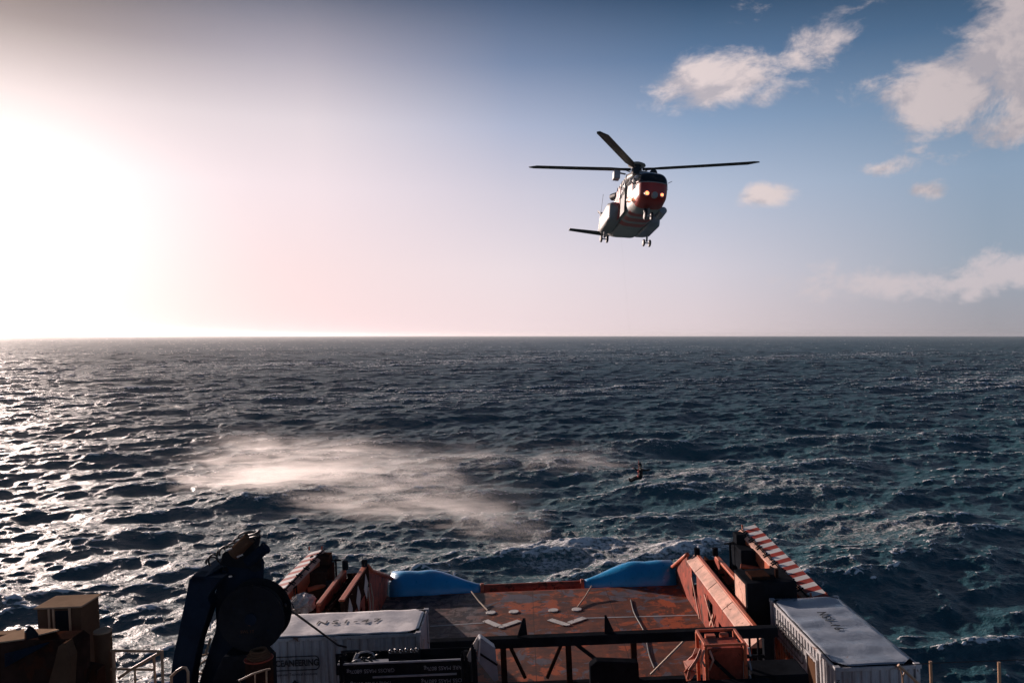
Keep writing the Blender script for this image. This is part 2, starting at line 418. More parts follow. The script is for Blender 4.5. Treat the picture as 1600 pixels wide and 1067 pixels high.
# ---------------------------------------------------------------- materials
def paint(name, base, rough=0.5, var=0.25, rust=0.0, rustcol=(.16, .055, .025), dirt=0.0, scale=1.0, metal=0.0, bump=0.0, streak=0.0, spec=0.5):
    m_, nt, p, out = new_mat(name)
    tcn = nt.nodes.new('ShaderNodeTexCoord'); ob = tcn.outputs['Object']
    n_a = noise(nt, ob, 1.1 * scale, 6, 0.6, 0.3); n_b = noise(nt, ob, 7.0 * scale, 5, 0.6)
    dark = tuple(c * (1 - var) for c in base); light = tuple(min(1, c * (1 + var)) for c in base)
    col = mixc(nt, (n_a * 0.7 + n_b * 0.3).smooth(0.35, 0.65), dark, light)
    if streak:
        mp_ = nt.nodes.new('ShaderNodeMapping'); mp_.inputs['Scale'].default_value = (6, 6, 0.35); nt.links.new(ob, mp_.inputs[0])
        st = noise(nt, mp_.outputs[0], 1.0 * scale, 4, 0.6)
        col = mixc(nt, st.smooth(0.48, 0.72) * streak, col, (.15, .09, .06))
    if rust:
        n_c = noise(nt, ob, 2.3 * scale, 8, 0.68, 0.6)
        th = 0.72 - 0.35 * rust
        col = mixc(nt, n_c.smooth(th - 0.04, th + 0.03), col, mixc(nt, n_b, rustcol, tuple(c * .45 for c in rustcol)))
    if dirt:
        n_d = noise(nt, ob, 0.8 * scale, 7, 0.65, 0.4)
        col = mixc(nt, n_d.smooth(0.45, 0.75) * dirt, col, (.06, .05, .045))
    sock(nt, col, p.inputs['Base Color']); sock(nt, n_b * 0.3 + (rough - 0.15), p.inputs['Roughness'])
    p.inputs['Metallic'].default_value = metal; p.inputs['Specular IOR Level'].default_value = spec
    if bump:
        b_ = nt.nodes.new('ShaderNodeBump'); b_.inputs['Strength'].default_value = 0.6; b_.inputs['Distance'].default_value = bump
        sock(nt, n_b + n_a * 2.0, b_.inputs['Height']); nt.links.new(b_.outputs[0], p.inputs['Normal'])
    return m_
M_ = dict(
 red=paint('red oxide paint', (.30, .055, .030), .6, .35, .4, (.12, .035, .02), dirt=.3, bump=.01, spec=.2),
 redlit=paint('sunlit worn red paint', (.62, .34, .25), .6, .3, .25, (.30, .10, .05), dirt=.3, bump=.008),  # worn red paint with sunlight put into the pale colour
 orange=paint('orange paint', (.50, .11, .045), .5, .2, .25, (.25, .07, .03), dirt=.2, bump=.005),
 whitep=paint('white boom paint', (.80, .78, .75), .6, .1, .1, dirt=.15),
 redstripe=paint('red stripe paint', (.42, .06, .04), .5, .2, .15, dirt=.2),
 black=paint('black steel', (.014, .016, .020), .75, .3, .15, (.02, .012, .01), spec=0.0),
 navy=paint('navy crane paint', (.010, .017, .030), .6, .25, .15, (.02, .015, .012), spec=0.0),
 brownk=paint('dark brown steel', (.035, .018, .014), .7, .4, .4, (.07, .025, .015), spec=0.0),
 blue=paint('blue fender plastic', (.003, .29, .60), .32, .10, 0, spec=.8, scale=.7, bump=.03),
 cwhite=paint('container white paint', (.44, .44, .45), .55, .15, .28, (.22, .10, .06), dirt=.35, streak=.45, bump=.006),
 cgrey=paint('container grey side', (.40, .41, .43), .5, .12, .12, dirt=.2, streak=.5, bump=.004),
 corange=paint('container orange lower side', (.46, .13, .055), .55, .2, .35, (.25, .08, .04), dirt=.25, streak=.3),
 ink=paint('black lettering', (.012, .014, .018), .6, .1),
 pale=paint('pale lettering', (.30, .31, .33), .6, .2),
 tan=paint('tan rail paint', (.42, .25, .15), .45, .2, .2, dirt=.15),
 cream=paint('cream roof paint', (.36, .25, .17), .8, .15, .15, dirt=.3, spec=.0),
 grey=paint('grey panel', (.30, .32, .36), .45, .15, .1, dirt=.3),
 rope=paint('pale rope', (.45, .36, .28), .8, .2),
 wire=paint('dark wire', (.02, .02, .022), .5, .2),
 steel=paint('bare steel', (.45, .45, .46), .35, .2, .1, metal=.9),
 tarp=paint('orange tarpaulin', (.45, .12, .07), .6, .2, 0),
 bag=paint('pale sacking', (.50, .45, .42), .8, .2, 0, dirt=.2),
 brown=paint('brown cabin paint', (.10, .055, .034), .7, .2, .2, spec=.0),
)
# rooftops: dented sheet with pooled water and rubbed paint
def roof_mat(name, base, wet):
    m_, nt, p, out = new_mat(name)
    tcn = nt.nodes.new('ShaderNodeTexCoord'); ob = tcn.outputs['Object']
    mp_ = nt.nodes.new('ShaderNodeMapping'); mp_.inputs['Scale'].default_value = (1, 1, 1); nt.links.new(ob, mp_.inputs[0])
    a_ = noise(nt, mp_.outputs[0], 0.9, 5, .6, .4); b_ = noise(nt, ob, 5.0, 6, .65)
    col = mixc(nt, (a_ * .65 + b_ * .35).smooth(.38, .64), tuple(c * .62 for c in base), base)
    c_ = noise(nt, ob, 2.6, 8, .7, .5)
    col = mixc(nt, c_.smooth(.66, .72), col, (.20, .11, .06))
    sock(nt, col, p.inputs['Base Color']); sock(nt, a_.smooth(.40, .60) * .35 + wet, p.inputs['Roughness'])
    bp_ = nt.nodes.new('ShaderNodeBump'); bp_.inputs['Strength'].default_value = .5; bp_.inputs['Distance'].default_value = .05
    sock(nt, a_, bp_.inputs['Height']); nt.links.new(bp_.outputs[0], p.inputs['Normal'])
    return m_
M_['roofw'] = roof_mat('white container roof', (.80, .77, .77), .34)
M_['roofg'] = roof_mat('grey container roof', (.34, .39, .46), .16)
# deck plating: red oxide worn through to blue-grey primer and wood
def deck_mat():
    m_, nt, p, out = new_mat('worn deck')
    tcn = nt.nodes.new('ShaderNodeTexCoord'); ob = tcn.outputs['Object']
    a_ = noise(nt, ob, .42, 6, .62, .8); b_ = noise(nt, ob, 1.7, 8, .66, .5); c_ = noise(nt, ob, 9, 5, .6)
    col = mixc(nt, b_.smooth(.38, .62), (.075, .028, .018), (.17, .052, .026))
    col = mixc(nt, (a_ * .6 + b_ * .4).smooth(.52, .56), col, (.34, .078, .028))
    n4 = noise(nt, ob, .55, 7, .66, 1.2)
    col = mixc(nt, n4.smooth(.55, .58) * .85, col, mixc(nt, b_, (.065, .070, .095), (.12, .12, .15)))
    x_, y_, z_ = sepxyz(nt, ob)
    n5 = noise(nt, ob, 1.1, 4, .6)
    # the dark scraped strip on the port side and plate seams
    scr = (x_ * -1.0 + (n5 - .5) * 1.6).smooth(1.9, 2.7)
    col = mixc(nt, scr * .8, col, mixc(nt, b_.smooth(.45, .55), (.020, .020, .026), (.14, .125, .13)))
    seam = (((y_ / 1.9)._m('FRACT') - .5).abs()).smooth(.488, .497)
    seamx = (((x_ / 3.6)._m('FRACT') - .5).abs()).smooth(.493, .498)
    grain = nt.nodes.new('ShaderNodeMapping'); grain.inputs['Scale'].default_value = (9, .5, 1); nt.links.new(ob, grain.inputs[0])
    gr = noise(nt, grain.outputs[0], 1.2, 4, .6)
    col = mixc(nt, gr.smooth(.5, .75) * .35, col, (.05, .022, .015))
    col = mixc(nt, seam.max(seamx) * .7, col, (.03, .015, .012))
    sock(nt, col, p.inputs['Base Color']); sock(nt, b_ * .4 + .42, p.inputs['Roughness']); p.inputs['Specular IOR Level'].default_value = .16
    bp_ = nt.nodes.new('ShaderNodeBump'); bp_.inputs['Strength'].default_value = .7; bp_.inputs['Distance'].default_value = .02
    sock(nt, b_ + c_ * .4, bp_.inputs['Height']); nt.links.new(bp_.outputs[0], p.inputs['Normal'])
    return m_
M_['deck'] = deck_mat()

def crumple(name, mats, parent, cx, cy, cz, sx, sy, sz, seed, fold=0.6):
    """draped cloth: a lump with sharp folds"""
    rng = random.Random(seed); b_ = bmesh.new(); bmesh.ops.create_icosphere(b_, subdivisions=4, radius=1)
    from mathutils import noise as mn
    for v in b_.verts:
        d = v.co.normalized()
        f_ = 1 + fold * (abs(mn.noise(d * 1.7 + Vector((seed, 0, 0)))) * -1.6 + .5) + fold * .5 * (abs(mn.noise(d * 4.1 + Vector((0, seed, 0)))) * -1.6 + .4)
        v.co = Vector((d.x * sx * f_ + cx, d.y * sy * f_ + cy, max(d.z, -.75) * sz * f_ + cz))
    me = bpy.data.meshes.new(name); b_.to_mesh(me); b_.free(); me.materials.append(mats)
    o = bpy.data.objects.new(name, me); COL.objects.link(o); o.parent = parent; return o

# ================================================================ the ship's hull and decks
hull = MB()
prof = [(0, 10.9), (8, 11.35), (30, 11.35), (36, 11.2), (39.2, 10.6)]
rings = []
for y, w in prof:
    rings.append([(-w, y, -.02), (-w, y, -5.2), (-w * .8, y, -7.5), (w * .8, y, -7.5), (w, y, -5.2), (w, y, -.02)])
hull.loft(rings)
ship_t = thing('ship', 'working ship underfoot, its worn reddish stern deck open to the sea', 'ship')
hull.build('hull', M_['brownk'], ship_t)
d = MB(); d.box(-11.2, 11.2, 1, 36, -.018, 0.0); d.box(-7.2, 7.2, 36, 39.15, -.018, 0.0)
d.build('deck', M_['deck'], ship_t)
d = MB(); d.box(-7.4, 7.4, 39.16, 39.4, -.9, -.05); d.build('stern_sill', M_['red'], ship_t)
d = MB(); d.box(-11, 11, 1, 13.6, 5.15, 5.45); d.box(-10.8, 10.8, 1, 13.2, 0.002, 5.15); d.build('deckhouse', M_['brown'], ship_t)
# painted line and markings
def P0(px, py):                     # where a photo pixel meets the deck
    u_, w_ = px - 814.0, 524.0 - py
    z_ = -u_ * math.sin(ROLL) + w_ * math.cos(ROLL); y = -12.6 * 1244 / z_
    q = at(px, py, y); q.z = 0.0; return q
d = MB()
for a, b in (((672, 980), (757, 974)), ((914, 966), (1091, 960.5))):
    p, q = P0(*a), P0(*b); d.bar(p + Vector((0, 0, .006)), q + Vector((0, 0, .006)), .10, .006)
split_loose(d.build('painted_line', M_['pale'], ship_t))
d = MB()
for a, b in (((758, 971), (780, 980)), ((787, 979.5), (812, 971)), ((859, 969), (884, 977)), ((890, 974.5), (914, 966))):
    p, q = P0(*a), P0(*b); d.bar(p + Vector((0, 0, .02)), q + Vector((0, 0, .02)), .32, .035)
M_['mark'] = paint('white deck marking', (.62, .60, .56), .5, .15, .3, (.2, .09, .05), dirt=.3, scale=2)
split_loose(d.build('chevron_plate', M_['mark'], ship_t, bevel=.01))
for i, c in enumerate(((767, 958.5), (803, 957), (865, 954.5), (901.5, 953), (784, 981.5), (887, 977.3))):
    p = P0(*c); r = .23 if i < 4 else .13
    MB().tube([p, p + Vector((0, 0, .045))], r, 24).build('pin_cap', M_['mark'], ship_t, bevel=.015)
# loose lines on deck
def sag(p, q, n, amp, seed):
    rng = random.Random(seed); p, q = Vector(p), Vector(q); s = (q - p).normalized().cross(Vector((0, 0, 1)))
    ph = rng.random() * 6
    return [p.lerp(q, i / n) + s * math.sin(i / n * 7 + ph) * amp * math.sin(math.pi * i / n) for i in range(n + 1)]
o = MB().tube(sag(P0(986, 938) + Vector((0, 0, .03)), P0(1023, 1045) + Vector((0, 0, .03)), 30, .10, 1), .03, 8).build('wire', M_['wire'])
tag(solo(o), 'long dark steel wire lying lengthwise on the deck right of the white chevrons', 'wire')
for a, b, h, lab in (((737, 936), (762, 956), .35, 'short pale rope from the left blue fender down to the leftmost white disc'),
                     ((925, 927), (903, 950), .35, 'short pale rope from the right blue fender down to the rightmost white disc')):
    p, q = P0(*a), P0(*b); p.z = h; q.z = .05
    o = MB().tube([p, p.lerp(q, .5) - Vector((0, 0, .05)), q], .035, 8).build('rope', M_['rope']); tag(solo(o), lab, 'rope')

# ---------------------------------------------------------------- stern roller with the two blue fender cones
t = thing('stern_roller', 'long stern roller at the deck edge, rust red between two blue tapered ends', 'roller', (0, 40.35, -.22))
MB().tube([(-2.5, 0, 0), (2.5, 0, 0)], .27, 32).build('roller_drum', M_['red'], t, smooth=False)
for s in (-1, 1): MB().tube([(s * 2.45, 0, 0), (s * 2.62, 0, 0)], .34, 32).build('collar', M_['orange'], t, bevel=.02)
for s in (-1, 1):
    prof = [(2.62, .30), (2.9, .36), (3.4, .54), (4.1, .82), (4.6, .99), (4.95, 1.08), (5.2, 1.10), (5.5, 1.085), (5.8, 1.06), (6.05, 1.085), (6.4, 1.10), (7.1, 1.10)]
    b_ = MB().tube([(s * a, 0, 0) for a, r in prof], [r for a, r in prof], 64)
    o = b_.build('blue_cone', M_['blue'], t, smooth=True)
    for q in o.data.polygons:
        if len(q.vertices) > 4: q.use_smooth = False

# ---------------------------------------------------------------- crash walls either side of the deck
def crash_wall(s, y0, y1, holes, label, lit, yo=None):
    yo = y0 if yo is None else yo
    t = thing('crash_wall', label, 'bulwark', (0, 0, 0), group='steel crash walls along the deck')
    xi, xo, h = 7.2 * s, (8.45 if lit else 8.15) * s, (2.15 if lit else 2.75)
    # inner plate with openings: rows and columns round the holes
    ys = sorted({y0, y1} | {a for q in holes for a in q[:2]}); zs = sorted({0.0, 1.82} | {a for q in holes for a in q[2:]})
    w = MB()
    for a, b in zip(ys, ys[1:]):
        for c, e in zip(zs, zs[1:]):
            if any(q[0] <= a and b <= q[1] and q[2] <= c and e <= q[3] for q in holes): continue
            w.box(min(xi, xi + .03 * s), max(xi, xi + .03 * s), a, b, c, e)
    w.build('inner_plate', M_['red'], t)
    w = MB()
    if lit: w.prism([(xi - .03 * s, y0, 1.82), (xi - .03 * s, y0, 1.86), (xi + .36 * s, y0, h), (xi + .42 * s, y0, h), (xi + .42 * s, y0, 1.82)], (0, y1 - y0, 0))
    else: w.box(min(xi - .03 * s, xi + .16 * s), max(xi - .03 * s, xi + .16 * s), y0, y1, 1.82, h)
    w.build('top_band', M_['redlit'] if lit else M_['brownk'], t, bevel=.02)  # band colour carries the light: pale on the sunlit wall, dark on the shaded
    w = MB()
    for yy in np.arange(y0 + 1.2, y1, 2.4):
        if lit: w.prism([(xi - .035 * s, yy, 1.86), (xi + .355 * s, yy, h + .004), (xi + .36 * s, yy, h - .03), (xi - .02 * s, yy, 1.83)], (0, .045, 0)); continue
        w.box(min(xi - .034 * s, xi - .031 * s), max(xi - .034 * s, xi - .031 * s), yy, yy + .05, 1.83, h - .02)
    w.build('plate_seam', M_['brownk'], t)
    o0, o1 = (.37, .52) if lit else (.0, .22); w = MB(); w.box(min(xi + o0 * s, xi + o1 * s), max(xi + o0 * s, xi + o1 * s), y0, y1, h + .002, h + .07); w.build('inner_rail', M_['orange'], t, bevel=.02)
    w = MB(); w.box(min(xo, xo + .14 * s), max(xo, xo + .14 * s), yo, y1, 0, h - .15); w.build('outer_plate', M_['red'], t, bevel=.02)
    w = MB(); w.box(min(xo - .04 * s, xo + .14 * s), max(xo - .04 * s, xo + .14 * s), yo, y1 - .3, h - .14, h - .02); w.build('outer_rail', M_['orange'], t, bevel=.02)
    w = MB(); w.box(min(xi + (.43 if lit else .17) * s, xo - .01 * s), max(xi + (.43 if lit else .17) * s, xo - .01 * s), yo, y1 - .02, 0.02, h - .7); w.build('trough', M_['black'], t)
    w = MB()
    for i in range(int((y1 - yo) / 1.5)):
        yy = yo + .6 + i * 1.5; w.bar((xi + .44 * s, yy, h - .5), (xo, yy + .2, h - .45), .07, .1)
    w.tube([(xi + .65 * s, yo, h - .35), (xi + .6 * s, y1 - .2, h - .3)], .06, 10); w.tube([(xi + .85 * s, yo, h - .42), (xi + .78 * s, y1 - .4, h - .38)], .045, 10)
    w.build('pipework', M_['brownk'], t)
    for xx in (xi + (.42 if lit else .10) * s, xo):
        MB().tube([(xx, y1 - .25, h - .05), (xx, y1 - .25, h + .34)], .13, 16).build('end_post', M_['black'], t, bevel=.02)
    # sloping end bracket down to the roller
    e = MB(); poly = [(xi, y1, 0), (xi, y1, h - .05), (xi, y1 + .9, h * .8), (xi, 39.3, .95), (xi, 39.9, .55), (xi, 39.9, -.2), (xi, 39.0, -.3), (xi, 38.6, 0)]
    e.prism(poly, (.06 * s, 0, 0)); e.build('end_bracket', M_['red'], t)
    e = MB(); pts = [(xi + .03 * s, y1, h), (xi + .03 * s, y1 + .9, h * .82), (xi - .05 * s, 39.3, 1.0), (xi - .2 * s, 39.95, .6)]
    e.tube(pts, .10, 12); e.build('bracket_rail', M_['orange'], t, smooth=True)
    e = MB(); e.box(min(xo, xo + .1 * s), max(xo, xo + .1 * s), y1 + .01, 39, 0.02, 1.4); e.box(min(xi + .5 * s, xo), max(xi + .5 * s, xo), y1, y1 + .06, 0.02, h - .3); e.build('outer_end', M_['brownk'], t)
    return t
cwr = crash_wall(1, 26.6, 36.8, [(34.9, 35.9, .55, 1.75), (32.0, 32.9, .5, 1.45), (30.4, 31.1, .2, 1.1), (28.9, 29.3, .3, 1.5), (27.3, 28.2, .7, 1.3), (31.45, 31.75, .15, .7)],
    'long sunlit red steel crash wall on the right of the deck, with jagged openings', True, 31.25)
w = MB()
for (y0_, z0_, y1_, z1_) in ((35.5, 1.5, 34.2, .1), (33.0, 1.55, 31.0, .35), (32.3, .5, 31.6, 1.2)):
    w.bar((7.12, y0_, z0_), (7.12, y1_, z1_), .05, .09)
w.build('brace', M_['redlit'], cwr)
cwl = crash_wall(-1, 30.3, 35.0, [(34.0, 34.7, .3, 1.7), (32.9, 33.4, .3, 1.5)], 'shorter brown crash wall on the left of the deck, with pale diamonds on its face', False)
for yy in (34.2, 32.6, 31.0):
    MB().prism([(-7.165, yy - .45, 2.1), (-7.165, yy, 1.55), (-7.165, yy + .45, 2.1), (-7.165, yy, 2.65)], (.012, 0, 0)).build('diamond_plate', M_['bag'], cwl)
w = MB()
for k in (0, .5):
    w.tube([(-7.05, 34.1 + k, 2.1), (-6.98, 34.0 + k * 1.4, 1.4), (-7.0, 33.9 + k, .6), (-7.02, 33.8 + k, .1)], .025, 8)
w.build('hanging_line', M_['rope'], cwl)

# ---------------------------------------------------------------- striped cargo rail cranes lying along the outer edges
def rail_crane(s, far, near, label):
    t = thing('rail_crane', label, 'crane', (0, 0, 0), group='red and white striped rail cranes')
    f0, n0 = Vector(far), Vector(near); N = 22; w_ = .58
    top = MB()
    for i in range(N):
        a, b = f0.lerp(n0, i / N), f0.lerp(n0, (i + 1) / N)
        k_ = Vector((w_ * s, 0, .13 * s)); vs = [a, a + k_, b + k_, b]
        top.prism(vs, (0, 0, -.10), i % 2)
    top.build('striped_top', [M_['whitep'], M_['redstripe']], t)
    L_ = MB(); a, b = f0, n0; o_ = Vector((-.20 * s, 0, -.16))
    L_.prism([a + Vector((-.004 * s, 0, -.02)), b + Vector((-.004 * s, 0, -.02)), b + o_, a + o_], (0, 0, -.05)); L_.build('side_walkway', M_['redlit'], t)
    web = MB(); q = lambda f, dz: f0.lerp(n0, f) + Vector((-.16 * s, 0, dz))
    web.prism([q(0, -.26), q(1, -.26), q(1, -.45), q(.62, -1.0), q(.42, -.95), q(.2, -.55), q(0, -.50)], (.58 * s, 0, 0)); web.build('boom_web', M_['orange'], t, bevel=.015)
    br = MB()
    for i in range(9):
        c = f0.lerp(n0, .08 + i * .11); br.bar(c + Vector((-.22 * s, -.12, -.08)), c + Vector((.02 * s, -.12, .05)), .03, .05); br.bar(c + Vector((-.20 * s, .12, -.08)), c + Vector((-.02 * s, .12, .04)), .03, .04)
    br.tube([f0 + Vector((-.10 * s, 0, .0)), n0 + Vector((-.10 * s, 0, .0))], .025, 8); br.build('hose_bracket', M_['black'], t)
    fr = MB(); c = f0.lerp(n0, .5) + Vector((-.20 * s, 0, -.2)); c2 = c + Vector((0, -.35, 0))
    fr.bar(c, c + Vector((0, 0, -.75)), .05, .05); fr.bar(c2, c2 + Vector((0, 0, -.75)), .05, .05); fr.bar(c, c2, .05, .05); fr.bar(c + Vector((0, 0, -.75)), c2 + Vector((0, 0, -.75)), .05, .05)
    fr.build('hatch_frame', M_['brownk'], t)
    tips = MB()
    for f in (.01, .96):
        for dx_ in (.0, w_):
            c = f0.lerp(n0, f) + Vector((dx_ * s, 0, 0)); tips.bar(c, c + Vector((0, .05, .16)), .06, .06)
    split_loose(tips.build('lifting_lug', M_['orange'], t))
    ram = MB(); c = f0.lerp(n0, .30) + Vector((-.1 * s, 0, -.95)); ram.tube([c, c + Vector((-.75 * s, .2, .12))], .10, 14); ram.build('ram', M_['orange'], t, smooth=False)
    pd = MB(); x0, x1 = sorted((f0.x - .55 * s, f0.x + .5 * s))
    pd.box(x0, x1, f0.y - 1.7, f0.y - .1, .02, f0.z - .55); pd.box(x0 + .1, x1 - .1, f0.y - .7, f0.y - .05, f0.z - .55, f0.z - .13); pd.build('pedestal', M_['brownk'] if s < 0 else M_['black'], t, bevel=.03)
    lg = MB(); lg.bar(f0 + Vector((-.3 * s, -.1, -.3)), f0 + Vector((-.4 * s, -.6, -1.5)), .10, .14); lg.bar(f0 + Vector((-.12 * s, -.2, -.3)), f0 + Vector((-.1 * s, -.7, -1.3)), .08, .1); lg.build('link_arm', M_['orange'], t)
    sp = MB(); sp.tube([(f0.x - .7 * s, f0.y - .5, .05), (f0.x - .7 * s, f0.y - .5, 3.0)], .05, 8); sp.bar((f0.x - .95 * s, f0.y - .5, 2.95), (f0.x - .5 * s, f0.y - .5, 2.95), .06, .06)
    sp.build('ladder_post', M_['black'], t)
    return t
rail_crane(1, (9.55, 35.9, 3.50), (10.44, 29.6, 2.27), 'striped crane boom on the right, reaching behind the grey roofed container')
rail_crane(-1, (-9.42, 35.9, 3.34), (-10.55, 29.9, 2.35), 'striped crane boom on the left, half hidden by the black cable reel')

# dark machinery boxes outboard
t = thing('hydraulic_cabinet', 'tall black cabinet standing outside the right crash wall, before the striped boom', 'cabinet', (0, 0, 0))
MB().box(7.9, 9.75, 29.4, 31.2, 0.02, 3.08).build('housing', M_['black'], t, bevel=.03)
MB().box(7.88, 7.897, 29.55, 31.0, 1.9, 3.0).build('side_panel', M_['redlit'], t)  # cabinet's sunlit left side, the light put into a pale colour
w = MB(); w.box(8.2, 8.9, 29.8, 30.6, 3.083, 3.2); w.tube([(9.2, 30, 3.083), (9.2, 30, 3.4)], .07); w.build('fitting', M_['brownk'], t)
t = thing('deck_locker', 'low dark brown locker behind the left container, pale sacking heaped on it', 'locker', (0, 0, 0))
MB().box(-9.4, -7.75, 30.25, 31.9, 0.02, 2.05).build('housing', M_['brownk'], t, bevel=.03)
MB().box(-9.42, -8.9, 30.22, 31.93, 2.053, 2.10).build('lid', M_['cream'], t, bevel=.01)  # sunlit top of the dark locker, its light put into the cream
t = thing('sacking_heap', 'heap of pale crumpled sacking on the brown locker behind the left container', 'sacking', (0, 0, 0))
crumple('sack', M_['bag'], t, -9.75, 31.0, 2.25, .42, .5, .42, 3); crumple('sack', M_['bag'], t, -9.05, 31.2, 2.45, .40, .4, .32, 5); crumple('sack', M_['bag'], t, -10.2, 30.5, 1.9, .4, .4, .35, 8)
t = thing('bollard_frame', 'small black valve stand between the left striped boom and brown wall', 'valve stand', (0, 0, 0))
MB().box(-8.75, -8.35, 33.2, 33.8, 0.02, 2.3).build('stand', M_['black'], t, bevel=.02)
MB().tube([(-8.55, 33.5, 2.3), (-8.55, 33.5, 2.6)], .16, 16).build('valve_wheel', M_['black'], t)

# ---------------------------------------------------------------- containers
def corr(p0, p1, z0, z1, out, pitch=.28, depth=.036):
    """corrugated sheet from p0 to p1 (xy), outward normal out"""
    p0, p1, out = Vector(p0), Vector(p1), Vector(out); L = (p1 - p0).length; d_ = (p1 - p0) / L; n = int(round(L / pitch)); pt = L / n
    pts = []
    for i in range(n):
        b = i * pt
        for f, o_ in ((0, 0), (.26, 0), (.42, 1), (.84, 1)): pts.append(p0 + d_ * (b + f * pt) + out * (o_ - 1) * depth)
    pts.append(p1 + out * -depth)
    return pts
def corr_panel(mb, p0, p1, zs, out, mis, skip=()):
    pts = corr(p0, p1, 0, 0, out)
    for (a, b), mi in zip(zip(zs, zs[1:]), mis):
        for q, r in zip(pts, pts[1:]):
            mid = (q + r) / 2
            if any(s_(mid, a, b) for s_ in skip): continue
            mb.add([(q.x, q.y, a), (r.x, r.y, a), (r.x, r.y, b), (q.x, q.y, b)], [(0, 1, 2, 3)], mi)
def container(x0, x1, y0, y1, z0, label, white_all, roof, title):
    H = 2.59; t = thing('shipping_container', label, 'container', (x0, y0, z0), group='two shipping containers on deck'); W_, L_ = x1 - x0, y1 - y0
    body = M_['cwhite']
    fr = MB()
    for a in (0, W_ - .13):
        for b in (0, L_ - .13): 
            MB().box(a, a + .13, b, b + .13, 0.01, H - .01).build('corner_post', M_['cwhite'], t, bevel=.012)
            for zz in (0, H - .12):
                MB().box(a - .012, a + .17, b - .012, b + .17, zz, zz + .125).build('corner_casting', M_['cgrey'], t, bevel=.015)
    for zz, hh in ((0.01, .14), (H - .13, .11)):
        fr.box(.132, W_ - .132, 0.004, .09, zz, zz + hh); fr.box(.132, W_ - .132, L_ - .09, L_ - .004, zz, zz + hh)
        fr.box(0.004, .09, .132, L_ - .132, zz, zz + hh); fr.box(W_ - .09, W_ - .004, .132, L_ - .132, zz, zz + hh)
    fr.build('frame', M_['cwhite'], t, bevel=.01)
    # roof: dark gutter with an octagonal dented sheet on it
    MB().box(.05, W_ - .05, .05, L_ - .05, H - .035, H - .02).build('roof_gutter', M_['black'], t)
    c = .34; g = .085; nx, ny = max(2, int(W_ / .12)), max(2, int(L_ / .12)); b_ = bmesh.new()
    from mathutils import noise as mn
    vs = {}
    for i in range(nx + 1):
        for j in range(ny + 1):
            x, y = g + (W_ - 2 * g) * i / nx, g + (L_ - 2 * g) * j / ny
            ex, ey = min(x - g, W_ - g - x), min(y - g, L_ - g - y)
            if ex + ey < c:                                   # push the corner in to cut it off at 45 degrees
                k = (c - ex - ey) / 2; x += k * (1 if x < W_ / 2 else -1); y += k * (1 if y < L_ / 2 else -1)
            ribs = .008 * math.sin((y if L_ > W_ else x) * 2 * math.pi / 1.1)
            vs[i, j] = b_.verts.new((x, y, H - .004 + ribs + .016 * mn.noise(Vector((x * 1.3, y * 1.3, x0))) + .014))
    for i in range(nx):
        for j in range(ny): b_.faces.new((vs[i, j], vs[i + 1, j], vs[i + 1, j + 1], vs[i, j + 1]))
    bmesh.ops.recalc_face_normals(b_, faces=b_.faces)
    me = bpy.data.meshes.new('roof'); b_.to_mesh(me); b_.free(); me.materials.append(roof); me.shade_smooth(); ro = make_obj('roof', me, t)
    if ro.data.polygons[0].normal.z < 0: ro.data.flip_normals()
    sol = ro.modifiers.new('s', 'SOLIDIFY'); sol.thickness = .012
    return t, W_, L_, H
# the right one, standing lengthways
t, W_, L_, H = container(8.62, 11.06, 23.0, 29.06, .03, 'white container on the right with grey roof marked NS1-16 and orange lower side', False, M_['roofg'], 0)
sd_ = MB(); door_y = (1.55, 2.45)
skip = [lambda m, a, b: door_y[0] - .02 < m.y < door_y[1] + .02 and b < 2.3]
corr_panel(sd_, (.05, L_ - .14), (.05, .14), [.14, 1.32, 2.0, H - .13], (-1, 0), [1, 0, 0], skip)
sd_.build('side_panel', [M_['cwhite'], M_['corange']], t, fix=False)
sd_ = MB(); corr_panel(sd_, (W_ - .05, .14), (W_ - .05, L_ - .14), [.14, H - .13], (1, 0), [0]); sd_.build('side_panel', M_['cwhite'], t, fix=False)
sd_ = MB(); corr_panel(sd_, (.14, .05), (W_ - .14, .05), [.14, H - .13], (0, -1), [0]); sd_.build('end_panel', M_['cgrey'], t, fix=False)
sd_ = MB(); corr_panel(sd_, (W_ - .14, L_ - .05), (.14, L_ - .05), [.14, H - .13], (0, 1), [0]); sd_.build('end_panel', M_['cwhite'], t, fix=False)
dr = MB(); dr.box(.03, .06, door_y[0] + .07, door_y[1] - .07, .15, 2.0); do = dr.build('side_door', M_['brown'], t, bevel=.01)
df = MB()
for a, b in ((door_y[0] - .02, door_y[0] + .06), (door_y[1] - .06, door_y[1] + .02)): df.box(-.004, .07, a, b, .15, 2.08)
df.box(-.004, .07, door_y[0] - .02, door_y[1] + .02, 2.084, 2.16); df.build('door_frame', M_['cwhite'], do)
MB().box(.022, .029, 1.75, 2.0, .95, 1.2).build('door_sticker', paint('green sticker', (.03, .22, .16), .5), do)
lettering('NS1-16', .44, M_['ink'], t, Matrix.Translation((1.22, 3.55, H + .045)) @ Matrix.Rotation(R(-90), 4, 'Z'), depth=.006, space=1.3)
lettering('NS1-16', .13, M_['ink'], t, Matrix.Translation((.065, -.016, 2.05)) @ Matrix.Rotation(R(90), 4, 'X') @ Matrix.Rotation(R(-90), 4, 'Z'))
